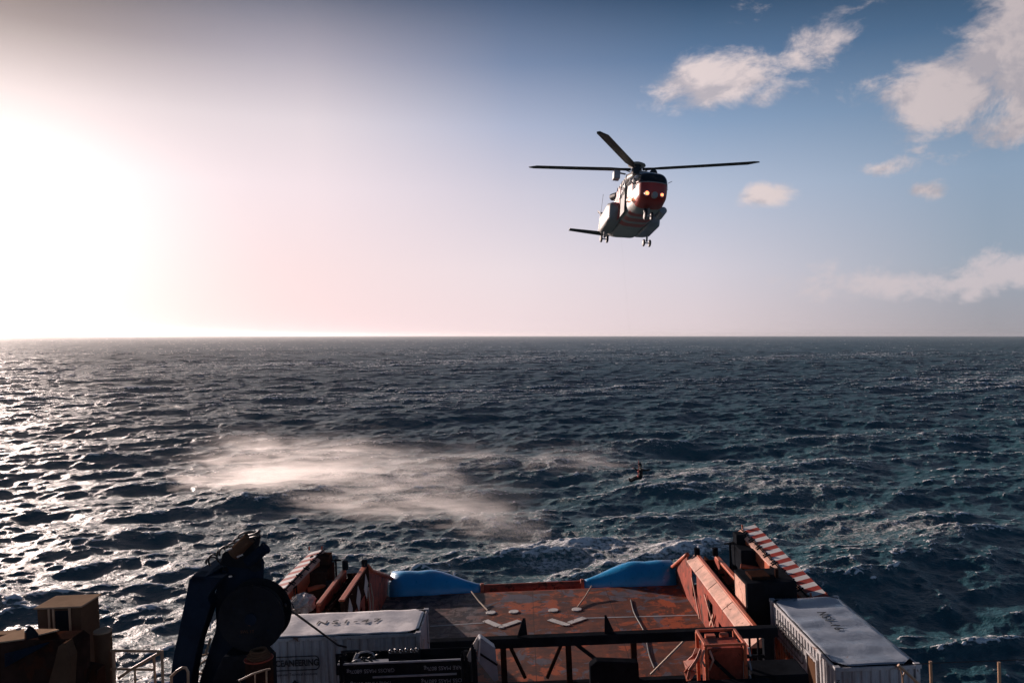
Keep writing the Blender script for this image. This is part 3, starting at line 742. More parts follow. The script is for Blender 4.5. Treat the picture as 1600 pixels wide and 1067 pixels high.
# big outlined mark with text on the side: rounded boxes and letters
SM = lambda y, z: Matrix.Translation((-.018, y, z)) @ Matrix.Rotation(R(-90), 4, 'Z') @ Matrix.Rotation(R(90), 4, 'X')
lettering('OCEANEERING', .34, M_['ink'], t, SM(4.0, 1.85), sx=.98, bold=.008)
def outline(mb, w, h, r, th, M, dep=.006):
    pts = []; 
    for cx, cy, a0 in ((w / 2 - r, h / 2 - r, 0), (-w / 2 + r, h / 2 - r, 90), (-w / 2 + r, -h / 2 + r, 180), (w / 2 - r, -h / 2 + r, 270)):
        for k in range(7):
            a = R(a0 + k * 15); pts.append((cx, cy, r, a))
    n = len(pts); vs = []
    for cx, cy, r_, a in pts:
        for rr in (r_, r_ - th):
            for z in (0, dep): vs.append(M @ Vector((cx + rr * math.cos(a), cy + rr * math.sin(a), z)))
    fs = []
    for i in range(n):
        j = (i + 1) % n; a, b = i * 4, j * 4
        fs += [(a + 1, b + 1, b + 3, a + 3), (a, b, b + 1, a + 1), (a + 3, b + 3, b + 2, a + 2)]
    mb.add(vs, fs)
o_ = MB(); outline(o_, 2.75, .62, .2, .05, SM(4.0, 1.85)); o_.build('logo_border', M_['ink'], t)
lettering('Solutions', .30, M_['ink'], t, SM(4.15, 1.32), sx=.9)
# the left one, lying across the deck
t, W_, L_, H = container(-9.98, -3.92, 27.1, 29.54, .03, 'white container lying across the left of the deck, roof marked NS1-47', True, M_['roofw'], 0)
sd_ = MB(); corr_panel(sd_, (.14, .05), (W_ - .14, .05), [.14, H - .13], (0, -1), [0]); sd_.build('side_panel', M_['cgrey'], t, fix=False)
sd_ = MB(); corr_panel(sd_, (W_ - .14, L_ - .05), (.14, L_ - .05), [.14, H - .13], (0, 1), [0]); sd_.build('side_panel', M_['cwhite'], t, fix=False)
for a, b, c_ in (((W_ - .05, .14), (W_ - .05, L_ - .14), (1, 0)), ((.05, L_ - .14), (.05, .14), (-1, 0))):
    sd_ = MB(); corr_panel(sd_, a, b, [.14, H - .13], c_, [0]); sd_.build('end_panel', M_['cgrey'], t, fix=False)
wn = MB(); wn.box(3.15, 4.2, -.012, .02, 1.25, 1.98); wo_ = wn.build('side_hatch', M_['black'], t, bevel=.01)
MB().box(3.35, 3.95, -.03, .02, 2.0, 2.08).build('hatch_lamp', M_['ink'], wo_)
FM = lambda x, z: Matrix.Translation((x, -.018, z)) @ Matrix.Rotation(R(90), 4, 'X')
lettering('OCEANEERING', .30, M_['ink'], t, FM(1.72, 1.72), sx=.83, bold=.01)
o_ = MB(); outline(o_, 1.75, .5, .16, .035, FM(1.72, 1.72)); o_.build('logo_border', M_['ink'], t)
lettering('Deepwater Technical Solutions', .13, M_['ink'], t, FM(1.72, 1.34), sx=.95)
MB().prism([FM(1.72, 1.0) @ Vector(q) for q in ((-.16, 0, 0), (0, -.16, 0), (.16, 0, 0), (0, .16, 0))], (0, -.006, 0)).build('hazard_diamond', M_['ink'], t)
lettering('NS1-47', .46, M_['ink'], t, Matrix.Translation((3.35, 1.25, H + .045)), depth=.006, sx=1.2, space=1.45)
# strut leaning on its end
o = MB().bar((-3.78, 27.0, 2.45), (-3.86, 26.6, .3), .05, .05).build('lashing_bar', M_['steel']); tag(solo(o), 'thin steel lashing bar against the right end of the left container', 'lashing bar')

# ---------------------------------------------------------------- truss gantry across the deck
t = thing('truss_gantry', 'dark steel truss beam spanning the deck in front of the red plating', 'truss')
Y = 25.1; bt, bb = 3.10, 2.80; cb = 1.62
MB().box(-3.3, 7.62, Y - .16, Y + .16, bb, bt).build('top_chord', M_['black'], t, bevel=.015)
MB().box(-3.3, 7.62, Y - .14, Y + .14, cb - .25, cb).build('bottom_chord', M_['black'], t, bevel=.015)
for px in (787, 889, 991):
    a = at(px, 1030, Y); MB().box(a.x - .09, a.x + .09, Y - .09, Y + .09, cb, bb).build('upright', M_['brownk'], t)
for a, b, mt in (((795, 1006), (821, 1060), 'brownk'), ((878, 1005), (855, 1060), 'brownk'), ((897, 1004), (952, 1046), 'black'), ((1074, 996), (1017, 1054), 'steel')):
    p, q = at(*a, Y), at(*b, Y); MB().bar(p, q, .10 if mt != 'steel' else .05, .10 if mt != 'steel' else .06).build('diagonal', M_[mt] if mt != 'steel' else M_['rope'], t)
for px, w_ in ((1200, .30), (1157, .14)):
    a = at(px, 1010, Y); MB().box(a.x - w_ / 2, a.x + w_ / 2, Y - .12, Y + .12, 0 if px < 1190 else 2.84 - 2.0, bb).build('end_upright', M_['black'], t)
MB().box(-3.28, -3.0, Y - .12, Y + .12, .02, bb).build('end_upright', M_['brownk'], t)
for f in (((808, 996), (817, 967), (821, 967), (824, 992)), ((945, 990), (945, 962), (948, 962), (961, 990))):
    MB().prism([at(a, b, Y - .03) for a, b in f], (0, .06, 0)).build('fin', M_['black'], t)
w = MB()
for px in (1172, 1185):
    a = at(px, 1030, Y + .05); w.box(a.x - .03, a.x + .03, Y, Y + .05, 1.6, bb)
a, b = at(1160, 1025, Y), at(1195, 1024, Y); w.bar(a, b, .08, .10); w.build('grille', M_['black'], t)

# ---------------------------------------------------------------- nearer deck gear
# text marked lifting basket
t = thing('lifting_basket', 'black lifting basket with weights lettered upside down along its front', 'basket')
x0, x1, y0, y1, h = -5.85, -1.95, 23.5, 24.5, 3.08
w = MB(); w.box(x0, x1, y0, y0 + .05, 2.2, h); w.build('front_wall', M_['black'], t, bevel=.01)
w = MB(); w.box(x0, x1, y1 - .05, y1, 2.2, h); w.box(x0, x0 + .05, y0 + .05, y1 - .05, 2.2, h); w.box(x1 - .05, x1, y0 + .05, y1 - .05, 2.2, h); w.box(x0 + .05, x1 - .05, y0 + .05, y1 - .05, 2.2, 2.25); w.build('tray', M_['black'], t, bevel=.01)
MB().box(x0 - .02, x1 + .02, y0 - .05, y0 + .02, h + .003, h + .05).build('top_rim', M_['grey'], t, bevel=.01)
MB().box(x0 + 1.0, x1 - .4, y0 - .03, y0 - .004, h - .42, h - .36).build('front_rib', M_['grey'], t, bevel=.005)
for xx in (x0 + .1, x1 - .1):
    MB().tube([(xx, y0 + .1, 0.02), (xx, y0 + .1, 2.2)], .08).build('leg', M_['black'], t); MB().tube([(xx, y1 - .1, 0.02), (xx, y1 - .1, 2.2)], .08).build('leg', M_['black'], t)
    MB().tube([(xx, y0, 2.2), (xx, y0, h + .28)], .07).build('corner_stub', M_['black'], t)
BM = lambda x, z: Matrix.Translation((x, y0 - .012, z)) @ Matrix.Rotation(R(90), 4, 'X') @ Matrix.Rotation(R(180), 4, 'Z')
for x, z, s_ in ((x0 + .95, h - .2, 'GROSS MASS 6807kg'), (x1 - .75, h - .2, 'TARE MASS 807kg'), (x0 + .95, h - .58, 'TARE MASS 807kg'), (x1 - .75, h - .58, 'GROSS MASS 6807kg')):
    lettering(s_, .16, M_['pale'], t, BM(x, z))
# things in it
t = thing('shackle_bin', 'small black bin topped with shackles, sitting in the lettered basket', 'bin', (0, 0, 0))
a, b = at(607, 1030, 24), at(655, 1028, 24)
w = MB(); w.box(a.x, b.x, 23.9, 24.3, 2.26, a.z + .16); w.build('tub', M_['black'], t, bevel=.02)
for i in range(6):
    xx = a.x + .06 + i * (b.x - a.x - .12) / 5; zz = a.z + .16 + (.03 if i % 2 else .0)
    MB().tube([(xx + .045 * math.cos(k * .6), 23.95, zz + .05 + .05 * math.sin(k * .6)) for k in range(9)], .016, 8).build('shackle', M_['steel'], t)
t = thing('hose_coil', 'tangle of hoses and fittings lying at the left of the lettered basket', 'hoses', (0, 0, 0))
rng = random.Random(5); c = at(560, 1035, 23.9)
for k in range(7):
    cc = c + Vector((rng.uniform(-.3, .45), rng.uniform(-.2, .2), rng.uniform(-.12, .12)))
    rr = rng.uniform(.1, .2); pts = [cc + Vector((rr * 1.5 * math.cos(i * .7), rr * math.sin(i * .7) * .5, rr * .7 * math.sin(i * .7 + k))) for i in range(8)]
    MB().tube(pts, .028, 8).build('hose', M_['wire'] if k % 3 else M_['grey'], t, smooth=True)
w = MB(); w.box(c.x + .1, c.x + .9, 23.7, 24.1, c.z - .12, c.z - .04, M=None); w.bar(c + Vector((-.2, 0, -.1)), c + Vector((-.05, .1, .2)), .04, .12); w.build('fitting', M_['grey'], t, bevel=.01)
# leaning white hatch plates, coloured pale for sun and grey for shade
for f, mt, lab in ((((727, 1032), (733, 1018), (744, 999), (747, 1000), (746, 1016), (735, 1036)), 'bag', 'pale sunlit plate, left of two leaning plates beside the lettered basket'),
                   (((749, 999), (752, 998), (774, 1014), (779, 1064), (772, 1066), (748, 1036)), 'grey', 'grey shaded plate leaning back, right of two plates beside the lettered basket')):
    t = thing('hatch_plate', lab, 'plate', (0, 0, 0), group='leaning hatch plates')
    pts = []
    for i, (a, b) in enumerate(f): pts.append(at(a, b, 23.0 if mt == 'bag' else 22.8))
    MB().prism(pts, (.05 if mt == 'bag' else -.05, .35, 0)).build('plate', M_[mt], t, bevel=.01)
    if mt == 'grey':
        p, q = at(749, 1022, 22.78), at(777, 1040, 22.78); MB().bar(p, q, .03, .05).build('seam_strip', M_['black'], t)
        p, q = at(750, 1000, 22.78), at(748, 1034, 22.78); MB().bar(p, q, .035, .05).build('edge_strip', M_['mark'], t)
t = thing('gas_cylinders', 'dark valve cluster standing between the basket and leaning plates', 'valves', (0, 0, 0))
for px, py in ((738, 1012), (742, 1020), (728, 1030), (722, 1024)):
    p = at(px, py, 22.6); MB().tube([(p.x, p.y, 2.6), (p.x, p.y, p.z)], .05, 12).tube([(p.x, p.y, p.z), (p.x, p.y, p.z + .08)], .03, 12).build('valve', M_['black'], t)
w = MB(); p, q = at(715, 1045, 22.6), at(785, 1050, 22.6); w.box(p.x, q.x, 22.45, 22.75, .02, 2.7); w.build('manifold', M_['black'], t, bevel=.03)
# bins and dark winch housing in the middle
t = thing('winch_housing', 'black winch housing in the centre foreground below the truss', 'winch', (0, 0, 0))
pts = [at(a, b, 22) for a, b in ((919, 1067), (922, 1042), (932, 1034), (998, 1036), (1003, 1067))]
MB().prism([pts[0] - Vector((0, 0, 3))] + pts[1:-1] + [pts[-1] - Vector((0, 0, 3))], (0, .35, 0)).build('housing', M_['black'], t, bevel=.04)
MB().tube([(2.0, 22.2, 1.2), (3.3, 22.2, 1.2)], .5, 24).build('drum', M_['black'], t)
o = MB().box(-3.0, 7.0, 22.6, 23.6, .02, 1.5).build('foundation', M_['black'], t, bevel=.03)
# red cabin cage
t = thing('control_cage', 'rusty orange framed cage around a dark red box beside the right wall', 'cage')
x0, x1, y0, y1, h = 4.28, 5.26, 20.0, 21.0, 4.58
for x in (x0, x1):
    for y in (y0, y1): MB().box(x - .04, x + .04, y - .04, y + .04, .02, h).build('upright', M_['orange'], t, bevel=.008)
for a, b in (((x0, y0), (x1, y0)), ((x0, y1), (x1, y1)), ((x0, y0), (x0, y1)), ((x1, y0), (x1, y1))):
    MB().bar((a[0], a[1], h + .035), (b[0], b[1], h + .035), .07, .06).build('top_rail', M_['orange'], t, bevel=.008)
MB().box(x0 + .05, x1 - .05, y0 + .02, y1 - .25, .05, h - .06).build('box', M_['red'], t, bevel=.02)
MB().bar((x0 + .1, y0 - .01, h - .25), (x1 - .15, y0 - .01, h - 1.0), .02, .09).build('dark_strap', M_['black'], t)
w = MB(); w.box(x0 + .2, x0 + .45, y1 - .2, y1, 3.6, h - .05); w.tube([(x1 - .3, y1 - .12, 3.9), (x1 - .3, y1 - .12, h - .02)], .12); w.build('fitting', M_['orange'], t)
w = MB(); w.tube([(x0 - .06, y0 - .06, h - .05), (x0 - .13, y0 - .1, h - .3), (x0 - .05, y0 - .08, h - .45)], .03, 8); w.tube([(x0 + .09, y0 - .05, h - .08), (x0 + .16, y0 - .08, h - .3), (x0 + .05, y0 - .08, h - .55)], .028, 8); w.build('hook', M_['redlit'], t, smooth=True)
w = MB()
for k in range(5): w.tube([(x1 + .12, y0 + .1, h - .1 - k * .35), (x1 + .16, y0 + .12, h - .32 - k * .35)], .028, 8)
w.build('cable_clip', M_['grey'], t)
t = thing('folded_tarpaulin', 'crumpled orange tarpaulin hanging left of the caged red box', 'tarpaulin')
rng = random.Random(2)
def sheet(pts, name='fold'):
    mb = MB(); n = len(pts)
    for k in range(n - 1):
        (a0, b0), (a1, b1) = pts[k], pts[k + 1]
        mb.prism([a0, b0, b1, a1], (0, .03, 0))
    return mb.build(name, M_['tarp'], t)
A = lambda a, b, y=20.0: at(a, b, y)
sheet([(A(1087, 1012), A(1096, 1014, 19.9)), (A(1082, 1024, 19.8), A(1094, 1024, 20.1)), (A(1071, 1034), A(1088, 1032, 19.7))])
sheet([(A(1068, 1033, 19.9), A(1086, 1030, 19.7)), (A(1072, 1046, 19.6), A(1083, 1045, 20.1)), (A(1069, 1050), A(1089, 1049, 19.8)), (A(1073, 1064, 20), A(1080, 1062, 19.8))])
sheet([(A(1094, 1013, 19.8), A(1097, 1016, 19.75)), (A(1088, 1028, 19.6), A(1092, 1031, 19.65)), (A(1076, 1046, 19.55), A(1080, 1049, 19.6)), (A(1073, 1060, 19.6), A(1077, 1063, 19.6))], 'fold_edge')
sheet([(A(1068, 1033, 19.7), A(1070, 1036, 19.6)), (A(1076, 1043, 19.5), A(1078, 1045, 19.5)), (A(1088, 1049, 19.6), A(1090, 1051, 19.6))], 'fold_edge')
# black stowage right of centre
t = thing('stowage_bin', 'black steel stowage bin at the foot of the caged red box', 'bin', (0, 0, 0))
p, q = at(1068, 1060, 19.4), at(1200, 1050, 19.4)
MB().box(p.x + .1, q.x, 18.6, 19.4, .02, p.z - .05).build('tub', M_['black'], t, bevel=.03)
MB().box(5.5, 6.9, 20.2, 21.2, .02, 3.7).build('rear_box', M_['black'], t, bevel=.03)

# ---------------------------------------------------------------- black knuckle crane with the cable reel, left foreground
t = thing('knuckle_crane', 'black knuckle boom crane folded up at the left, blue sheen on its elbow', 'crane')
Y = 21.6
def plate(name, pts, y, th, mt, bev=.03): return MB().prism([at(a, b, y) for a, b in pts], (0, th, 0)).build(name, M_[mt], t, bevel=bev)
plate('outer_arm', [(250, 1110), (262, 1060), (266, 1032), (276, 985), (284, 948), (292, 908), (299, 902), (345, 906), (336, 914), (321, 936), (326, 948), (318, 975), (306, 1010), (296, 1060), (292, 1110)], Y, .55, 'navy')
el = MB(); tp = [at(296, 903, Y), at(318, 903.5, Y), at(352, 884, Y + 1.0), at(352, 872, Y + 1.6), at(334, 876, Y + 1.6), at(306, 893, Y + .9)]
el.prism(tp, (0, 0, -.18)); el.build('elbow_cover', M_['navy'], t, bevel=.02)
plate('column', [(300, 1110), (307, 1070), (334, 985), (333, 930), (341, 900), (350, 880), (392, 876), (399, 890), (397, 925), (400, 1110)], Y + .6, .7, 'navy')
plate('head', [(340, 885), (344, 868), (356, 858), (372, 845), (384, 837), (396, 840), (397, 848), (394, 862), (398, 872), (399, 884), (396, 892)], Y + .5, .5, 'black')
MB().tube([at(362, 868, Y + .4), at(388, 842, Y + .4)], .17, 18).build('boom_tip', M_['brown'], t)
MB().tube([at(384, 881, Y + .3), at(411, 859, Y + .3)], .15, 18).tube([at(411, 859, Y + .3), at(414, 856.5, Y + .3)], .17, 18).build('stick_ram', M_['navy'], t, bevel=.01)
MB().tube([at(397, 886, Y + .5), at(398, 886, Y + 1.1)], .16, 18).build('pivot', M_['black'], t)
rng = random.Random(9)
def arc(c, rx, rz, a0, a1, y, n=10): return [at(c[0] + rx * math.cos(R(a0 + (a1 - a0) * i / n)), c[1] - rz * math.sin(R(a0 + (a1 - a0) * i / n)), y + .02 * i) for i in range(n + 1)]
for k, (c, rx, rz, a0, a1) in enumerate((((352, 866), 12, 11, -20, 200), ((355, 864), 15, 9, 10, 190), ((331, 878), 8, 10, 60, 230), ((329, 880), 10, 8, 30, 200), ((382, 842), 12, 8, 20, 170), ((388, 838), 14, 6, 0, 150), ((392, 836), 11, 4, -20, 140), ((362, 858), 10, 8, 30, 180), ((345, 870), 9, 12, 60, 260), ((372, 848), 9, 6, 30, 190))):
    MB().tube(arc(c, rx, rz, a0, a1, Y + .3 + .05 * k), .028, 8).build('hose', M_['wire'], t, smooth=True)
w = MB(); w.tube([at(386, 838, Y), at(396, 836, Y), at(402, 832, Y), at(405, 830, Y)], .035, 8); w.tube([at(388, 842, Y + .1), at(398, 840, Y + .1), at(402, 838, Y + .1)], .03, 8); w.build('hook_wire', M_['wire'], t, smooth=True)
w = MB()
for a, b in (((355, 903), (360, 902)), ((351, 862), (360, 858)), ((368, 872), (377, 868)), ((327, 975), (325, 985))):
    w.bar(at(*a, Y - .02), at(*b, Y - .02), .02, .04)
split_loose(w.build('small_fitting', M_['steel'], t))
# ladder rungs and pipes glinting between arm and column
w = MB()
for a, b in (((308, 1042), (325, 1030)), ((312, 1052), (330, 1036)), ((306, 1056), (318, 1056)), ((322, 1052), (331, 1040)), ((310, 1028), (328, 1024)), ((326, 1000), (318, 1024)), ((309, 1010), (307, 1018))):
    w.bar(at(*a, Y + 1.5), at(*b, Y + 1.5), .05, .06)
w.build('access_ladder', M_['cream'], t)
plate('base_housing', [(318, 1110), (330, 1062), (345, 1030), (400, 1024), (415, 1040), (418, 1110)], Y - .3, .8, 'black')
c = at(396, 963, Y)
t = thing('cable_reel', 'large round black cable reel facing the camera beside the knuckle crane', 'reel', c)
MB().tube([(0, -.30, 0), (0, -.24, 0)], .90, 64).build('front_flange', M_['black'], t, bevel=.015)
MB().tube([(0, .34, 0), (0, .40, 0)], .90, 64).build('rear_flange', M_['black'], t, bevel=.015)
MB().tube([(0, -.24, 0), (0, .34, 0)], .70, 48).build('drum', M_['wire'], t)
MB().tube([(0, -.36, 0), (0, -.301, 0)], .16, 24).build('hub', M_['navy'], t, bevel=.01)
w = MB()
for k in range(8):
    a = R(k * 45 + 10); w.tube([(.55 * math.cos(a), -.315, .55 * math.sin(a)), (.55 * math.cos(a), -.301, .55 * math.sin(a))], .03, 10)
w.build('bolt', M_['navy'], t)
lettering('SWL 1T', .11, M_['brown'], t, Matrix.Translation((-.12, -.306, -.34)) @ Matrix.Rotation(R(90), 4, 'X'))
MB().tube([(-.05, -.304, -.14), (-.05, -.301, -.14)], .05, 16).build('badge', M_['brown'], t)
pts = [at(443, 946, 21.7), at(448, 952, 22.3), at(470, 968, 23.8), at(500, 990, 25.6), at(527, 1010, 26.8), at(540, 1013, 27.0)]
o = MB().tube(pts, .033, 10).build('cable', M_['wire'], smooth=True); tag(solo(o), 'black cable running from the big reel down to the left container hatch', 'cable')
w = MB()
t = thing('cable_bundle', 'silvery knotted cable ends dangling between the reel and left container', 'cables')
rng = random.Random(12)
for k in range(9):
    c = at(448 + rng.uniform(-3, 9), 942 + rng.uniform(0, 16), 24.5); rr = rng.uniform(.06, .16)
    MB().tube([c + Vector((rr * math.cos(i * .8 + k), .03 * i, rr * 1.2 * math.sin(i * .8))) for i in range(7)], .022, 7).build('cable_end', M_['bag'] if k % 2 else M_['wire'], t, smooth=True)
# rusty drum under the reel
t = thing('rusty_drum', 'rusty open drum with coiled rope on top, below the black reel', 'drum')
c = at(402, 1032, 20.0); 
MB().tube([(c.x, c.y, 5.45 - 3.4), (c.x, c.y, c.z)], .34, 32).build('drum_body', M_['brownk'], t, bevel=.01)
MB().tube([(c.x, c.y, c.z), (c.x, c.y, c.z + .03)], .36, 32).build('rim', M_['red'], t, bevel=.01)
for k in range(4):
    MB().tube([(c.x + (.27 - .03 * k) * math.cos(i * .5), c.y + (.27 - .03 * k) * math.sin(i * .5), c.z + .06 + .05 * k + .01 * math.sin(i)) for i in range(14)], .035, 8).build('rope_turn', M_['brown'], t, smooth=True)

# ---------------------------------------------------------------- left foreground: cabin, machinery and railings on the upper deck edge
t = thing('control_cabin', 'small dark brown cabin with flat cream roof at the lower left', 'cabin')
Y = 13.9
a, b = at(48, 953, Y), at(121, 953, Y); a2 = at(140, 941.5, Y + .6)
z1 = (a.z + b.z) / 2; x0, x1 = a.x, b.x; dp = .62
MB().box(x0 + .02, x1 - .02, Y + .02, Y + dp, z1 - 1.5, z1 - .012).build('walls', M_['brown'], t, bevel=.01)
rf = MB(); rf.box(x0 - .02, x1 + .02, Y - .02, Y + dp + .04, z1 - .01, z1 + .018); rf.build('roof', M_['cream'], t, bevel=.006)
for fx in (.27, .37, .72):
    MB().box(x0 + fx * (x1 - x0), x0 + fx * (x1 - x0) + .035, Y - .004, Y + .018, z1 - .7, z1 - .02).build('window_post', M_['tan'], t)
MB().box(x0 + .35, x0 + .6, Y + .004, Y + .018, z1 - .45, z1 - .06).build('window', M_['black'], t)
t = thing('fuel_tank', 'upright cylindrical tank with pale domed lid right of the brown cabin', 'tank')
c = at(155, 988, 13.6)
MB().tube([(c.x, c.y, c.z - 1.6), (c.x, c.y, c.z - .03)], .145, 32).build('tank_body', M_['brown'], t, bevel=.01)
MB().tube([(c.x, c.y, c.z - .03), (c.x, c.y, c.z + .0), (c.x, c.y, c.z + .02)], [.15, .148, .11], 32).build('lid', M_['cream'], t, smooth=False)
t = thing('boom_cradle', 'dark sloping boom housing with cream top plates in the lower left corner', 'boom housing')
pl = lambda nm, pts, y, th, mt: MB().prism([at(p, q, y) for p, q in pts], (0, th, 0)).build(nm, M_[mt], t, bevel=.01)
pl('side_plate', [(-60, 1012), (0, 1008), (30, 1003), (60, 1004), (86, 1003), (104, 1002), (114, 1010), (114, 1100), (-60, 1100)], 12.6, .4, 'brownk')
w = MB(); w.prism([at(-60, 1014, 12.58), at(31, 1002, 12.58), at(31, 986, 13.2), at(-60, 996, 13.2)], (0, 0, -.02)); w.prism([at(53, 995.5, 12.58), at(86, 987, 12.58), at(80, 986, 13.0), at(46, 986, 13.0)], (0, 0, -.02)); w.build('top_plate', M_['cream'], t)
pl('lifting_eye', [(33, 1004), (33, 988), (37, 983), (42, 986), (50, 996), (53, 1000)], 12.56, .06, 'black')
pl('front_column', [(60, 1100), (78, 1040), (84, 1014), (96, 1008), (104, 1030), (100, 1100)], 12.4, .2, 'brown')
w = MB()
for k in range(7): w.tube([at(0, 1046 - k * 3.2, 12.5), at(58 + k * 2, 1012 - k * 1.2 + 3, 12.5)], .012, 8)
w.build('hydraulic_pipe', M_['navy'], t)
MB().tube([at(22, 988, 12.8), at(22, 984, 12.8)], .04, 12).tube([at(37, 984, 12.7), at(37, 980, 12.7)], .03, 12).build('knob', M_['steel'], t, bevel=.01)
pl('low_housing', [(56, 1100), (60, 1062), (120, 1046), (146, 1052), (150, 1100)], 12.9, .25, 'brownk')
# railings
def railing(label, y, tubes, mt='tan', grp='railings at the edge of the upper deck'):
    t = thing('railing', label, 'railing', group=grp)
    for nm, pts, r in tubes:
        MB().tube([at(a, b, y + (c[0] if c else 0)) for a, b, *c in pts], r, 12).build(nm, M_[mt], t, smooth=False)
    return t
railing('tan railing with sloping handrail between the brown cabin and black crane', 13.5, [
    ('top_rail', [(168, 1020), (249, 1021)], .022), ('mid_rail', [(168, 1049), (238, 1050)], .020), ('handrail', [(180, 1064), (196, 1052), (249, 1021)], .026),
    ('post', [(249, 1019), (251, 1110)], .024), ('post', [(236, 1028), (240, 1110)], .022), ('post', [(172, 1020), (174, 1110)], .03), ('post', [(206, 1048), (207, 1110)], .018)])
railing('short bent tan handrail at the foot of the black crane', 13.6, [('handrail', [(262, 1062), (272, 1052), (281, 1046.5), (287, 1047), (290, 1053), (291, 1110)], .022), ('post', [(264, 1060), (264, 1110)], .02)])
railing('thin railing at the lower right with two tan posts and taut wire', 13.5, [
    ('post', [(1452, 1031), (1455, 1110)], .025), ('post', [(1558, 1032), (1560, 1110)], .027), ('post', [(1640, 1033), (1642, 1110)], .027)], 'tan')
w = MB().tube([at(1405, 1038, 13.5), at(1452, 1034, 13.5), at(1558, 1029.5, 13.5), at(1700, 1024, 13.5)], .009, 8)
t_ = [o for o in COL.objects if o.name.startswith('railing') and o.get('label', '').startswith('thin railing')][0]
w.build('top_wire', M_['wire'], t_)
railing('sloping tan stair handrail before the near end of the right container', 12.8, [
    ('handrail', [(1402, 1037), (1412, 1046), (1436, 1068), (1470, 1100)], .024), ('post', [(1411, 1110), (1409, 1056), (1412, 1049)], .014), ('bracket', [(1404, 1039), (1408, 1052), (1409, 1060)], .010)])
railing('rust brown guard rail curving past the rusty drum', 13.3, [('rail', [(370, 1067), (392, 1056), (414, 1049), (420, 1048)], .016), ('post', [(414, 1049), (415, 1110)], .014), ('post', [(396, 1055), (396, 1110)], .012)])

# ================================================================ the rescue helicopter
hub_w = Vector((9.05, 58.0, 28.75))
fwd = Vector((.09, -1, 0)).normalized()
HM = Matrix.Translation(hub_w) @ Matrix.Rotation(math.atan2(fwd.y, fwd.x), 4, 'Z') @ Matrix.Rotation(R(-8.6), 4, 'Y') @ Matrix.Rotation(R(-5.0), 4, 'X')
# local axes: x to the nose, y to port, z up; the rotor hub is the origin
heli = thing('helicopter', 'white and red rescue helicopter hovering over the sea with its lights on', 'helicopter', ship=False)
heli.matrix_world = HM
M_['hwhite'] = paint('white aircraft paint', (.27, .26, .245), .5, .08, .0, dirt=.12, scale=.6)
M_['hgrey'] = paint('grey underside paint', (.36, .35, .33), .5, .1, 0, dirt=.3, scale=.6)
M_['hred'] = paint('red aircraft paint', (.42, .035, .022), .35, .1, 0, dirt=.1)
M_['hdark'] = paint('dark red nose paint', (.38, .022, .016), .4, .15, 0)
M_['blade'] = paint('dark blade', (.018, .020, .025), .5, .2, spec=.3)
mg, nt, p, out = new_mat('cockpit glass'); sock(nt, (.010, .014, .018), p.inputs['Base Color']); p.inputs['Roughness'].default_value = .12; M_['glass'] = mg
def emis(name, col, st):
    m_, nt, p, out = new_mat(name); sock(nt, (.9, .8, .7), p.inputs['Base Color']); sock(nt, col, p.inputs['Emission Color']); p.inputs['Emission Strength'].default_value = st; return m_
M_['lamp'] = emis('lit landing lamp', (1, .17, .05), 4.0)
M_['lampw'] = emis('lit search lamp', (1, .34, .16), 8.0)
XN = 5.55                                   # nose, metres ahead of the hub
def ring(x, zb, zt, w, e=2.6, n=40, low=1.0, yo=0.0):
    zc, hh = (zb + zt) / 2, (zt - zb) / 2; out_ = []
    for k in range(n):
        a = 2 * math.pi * k / n; c, s = math.cos(a), math.sin(a)
        yy = math.copysign(abs(c) ** (2 / e), c) * w; zz = math.copysign(abs(s) ** (2 / e), s) * hh
        if s < 0: yy *= 1 - (1 - low) * (-s) ** 1.5
        out_.append(Vector((x, yy + yo, zc + zz)))
    return out_
def lerp_rings(keys, per):
    rs = []
    for (a, b) in zip(keys, keys[1:]):
        for i in range(per):
            f = i / per; rs.append([q + (b_ - q) * f for q, b_ in zip(ring(*a), ring(*b))])
    rs.append(ring(*keys[-1])); return rs
body = [(XN, -3.30, -2.60, .40, 2.8, 40), (XN - .10, -3.60, -2.20, .74, 3.2, 40), (XN - .32, -3.78, -1.92, .92, 3.4, 40), (XN - .75, -3.90, -1.70, 1.02, 3.6, 40), (XN - 1.35, -3.97, -1.50, 1.06, 4.0, 40),
        (XN - 2.0, -4.00, -1.36, 1.08, 4.2, 40), (XN - 3.0, -3.92, -1.22, 1.12, 4.4, 40), (-3.6, -3.80, -1.12, 1.12, 4.4, 40), (-4.6, -3.50, -1.1, 1.06, 4.0, 40), (-6.2, -3.05, -1.05, .92, 2.8, 40),
        (-7.6, -2.35, -1.05, .62, 2.5, 40), (-9.2, -2.05, -1.15, .36, 2.3, 40), (-10.2, -1.95, -1.2, .26, 2.2, 40)]
rs = []
for a, b in zip(body, body[1:]):
    n_ = max(2, int(abs(a[0] - b[0]) / .16)); rs += [[p_ + (q_ - p_) * (i / n_) for p_, q_ in zip(ring(*a), ring(*b))] for i in range(n_)]
rs.append(ring(*body[-1]))
def cls(c):
    x, y, z = c; d = XN - x
    # windscreen and side windows
    if .02 < d < 1.9 and z > -2.62 + .05 * d and z < -1.47 and abs(y) < 1.3:
        if not (abs(y) < .05) : return 'windscreen'
    if 2.15 < d < 3.0 and -2.25 < z < -1.55 and abs(y) > .9: return 'side_window'
    if d > 4 and x > -3.3 and -2.15 < z < -1.6 and abs(y) > .98 and (x * 1.0) % 1.35 < .72: return 'side_window'
    if d < 1.5 and z < -2.5: return 'nose'
    return 'fuselage'
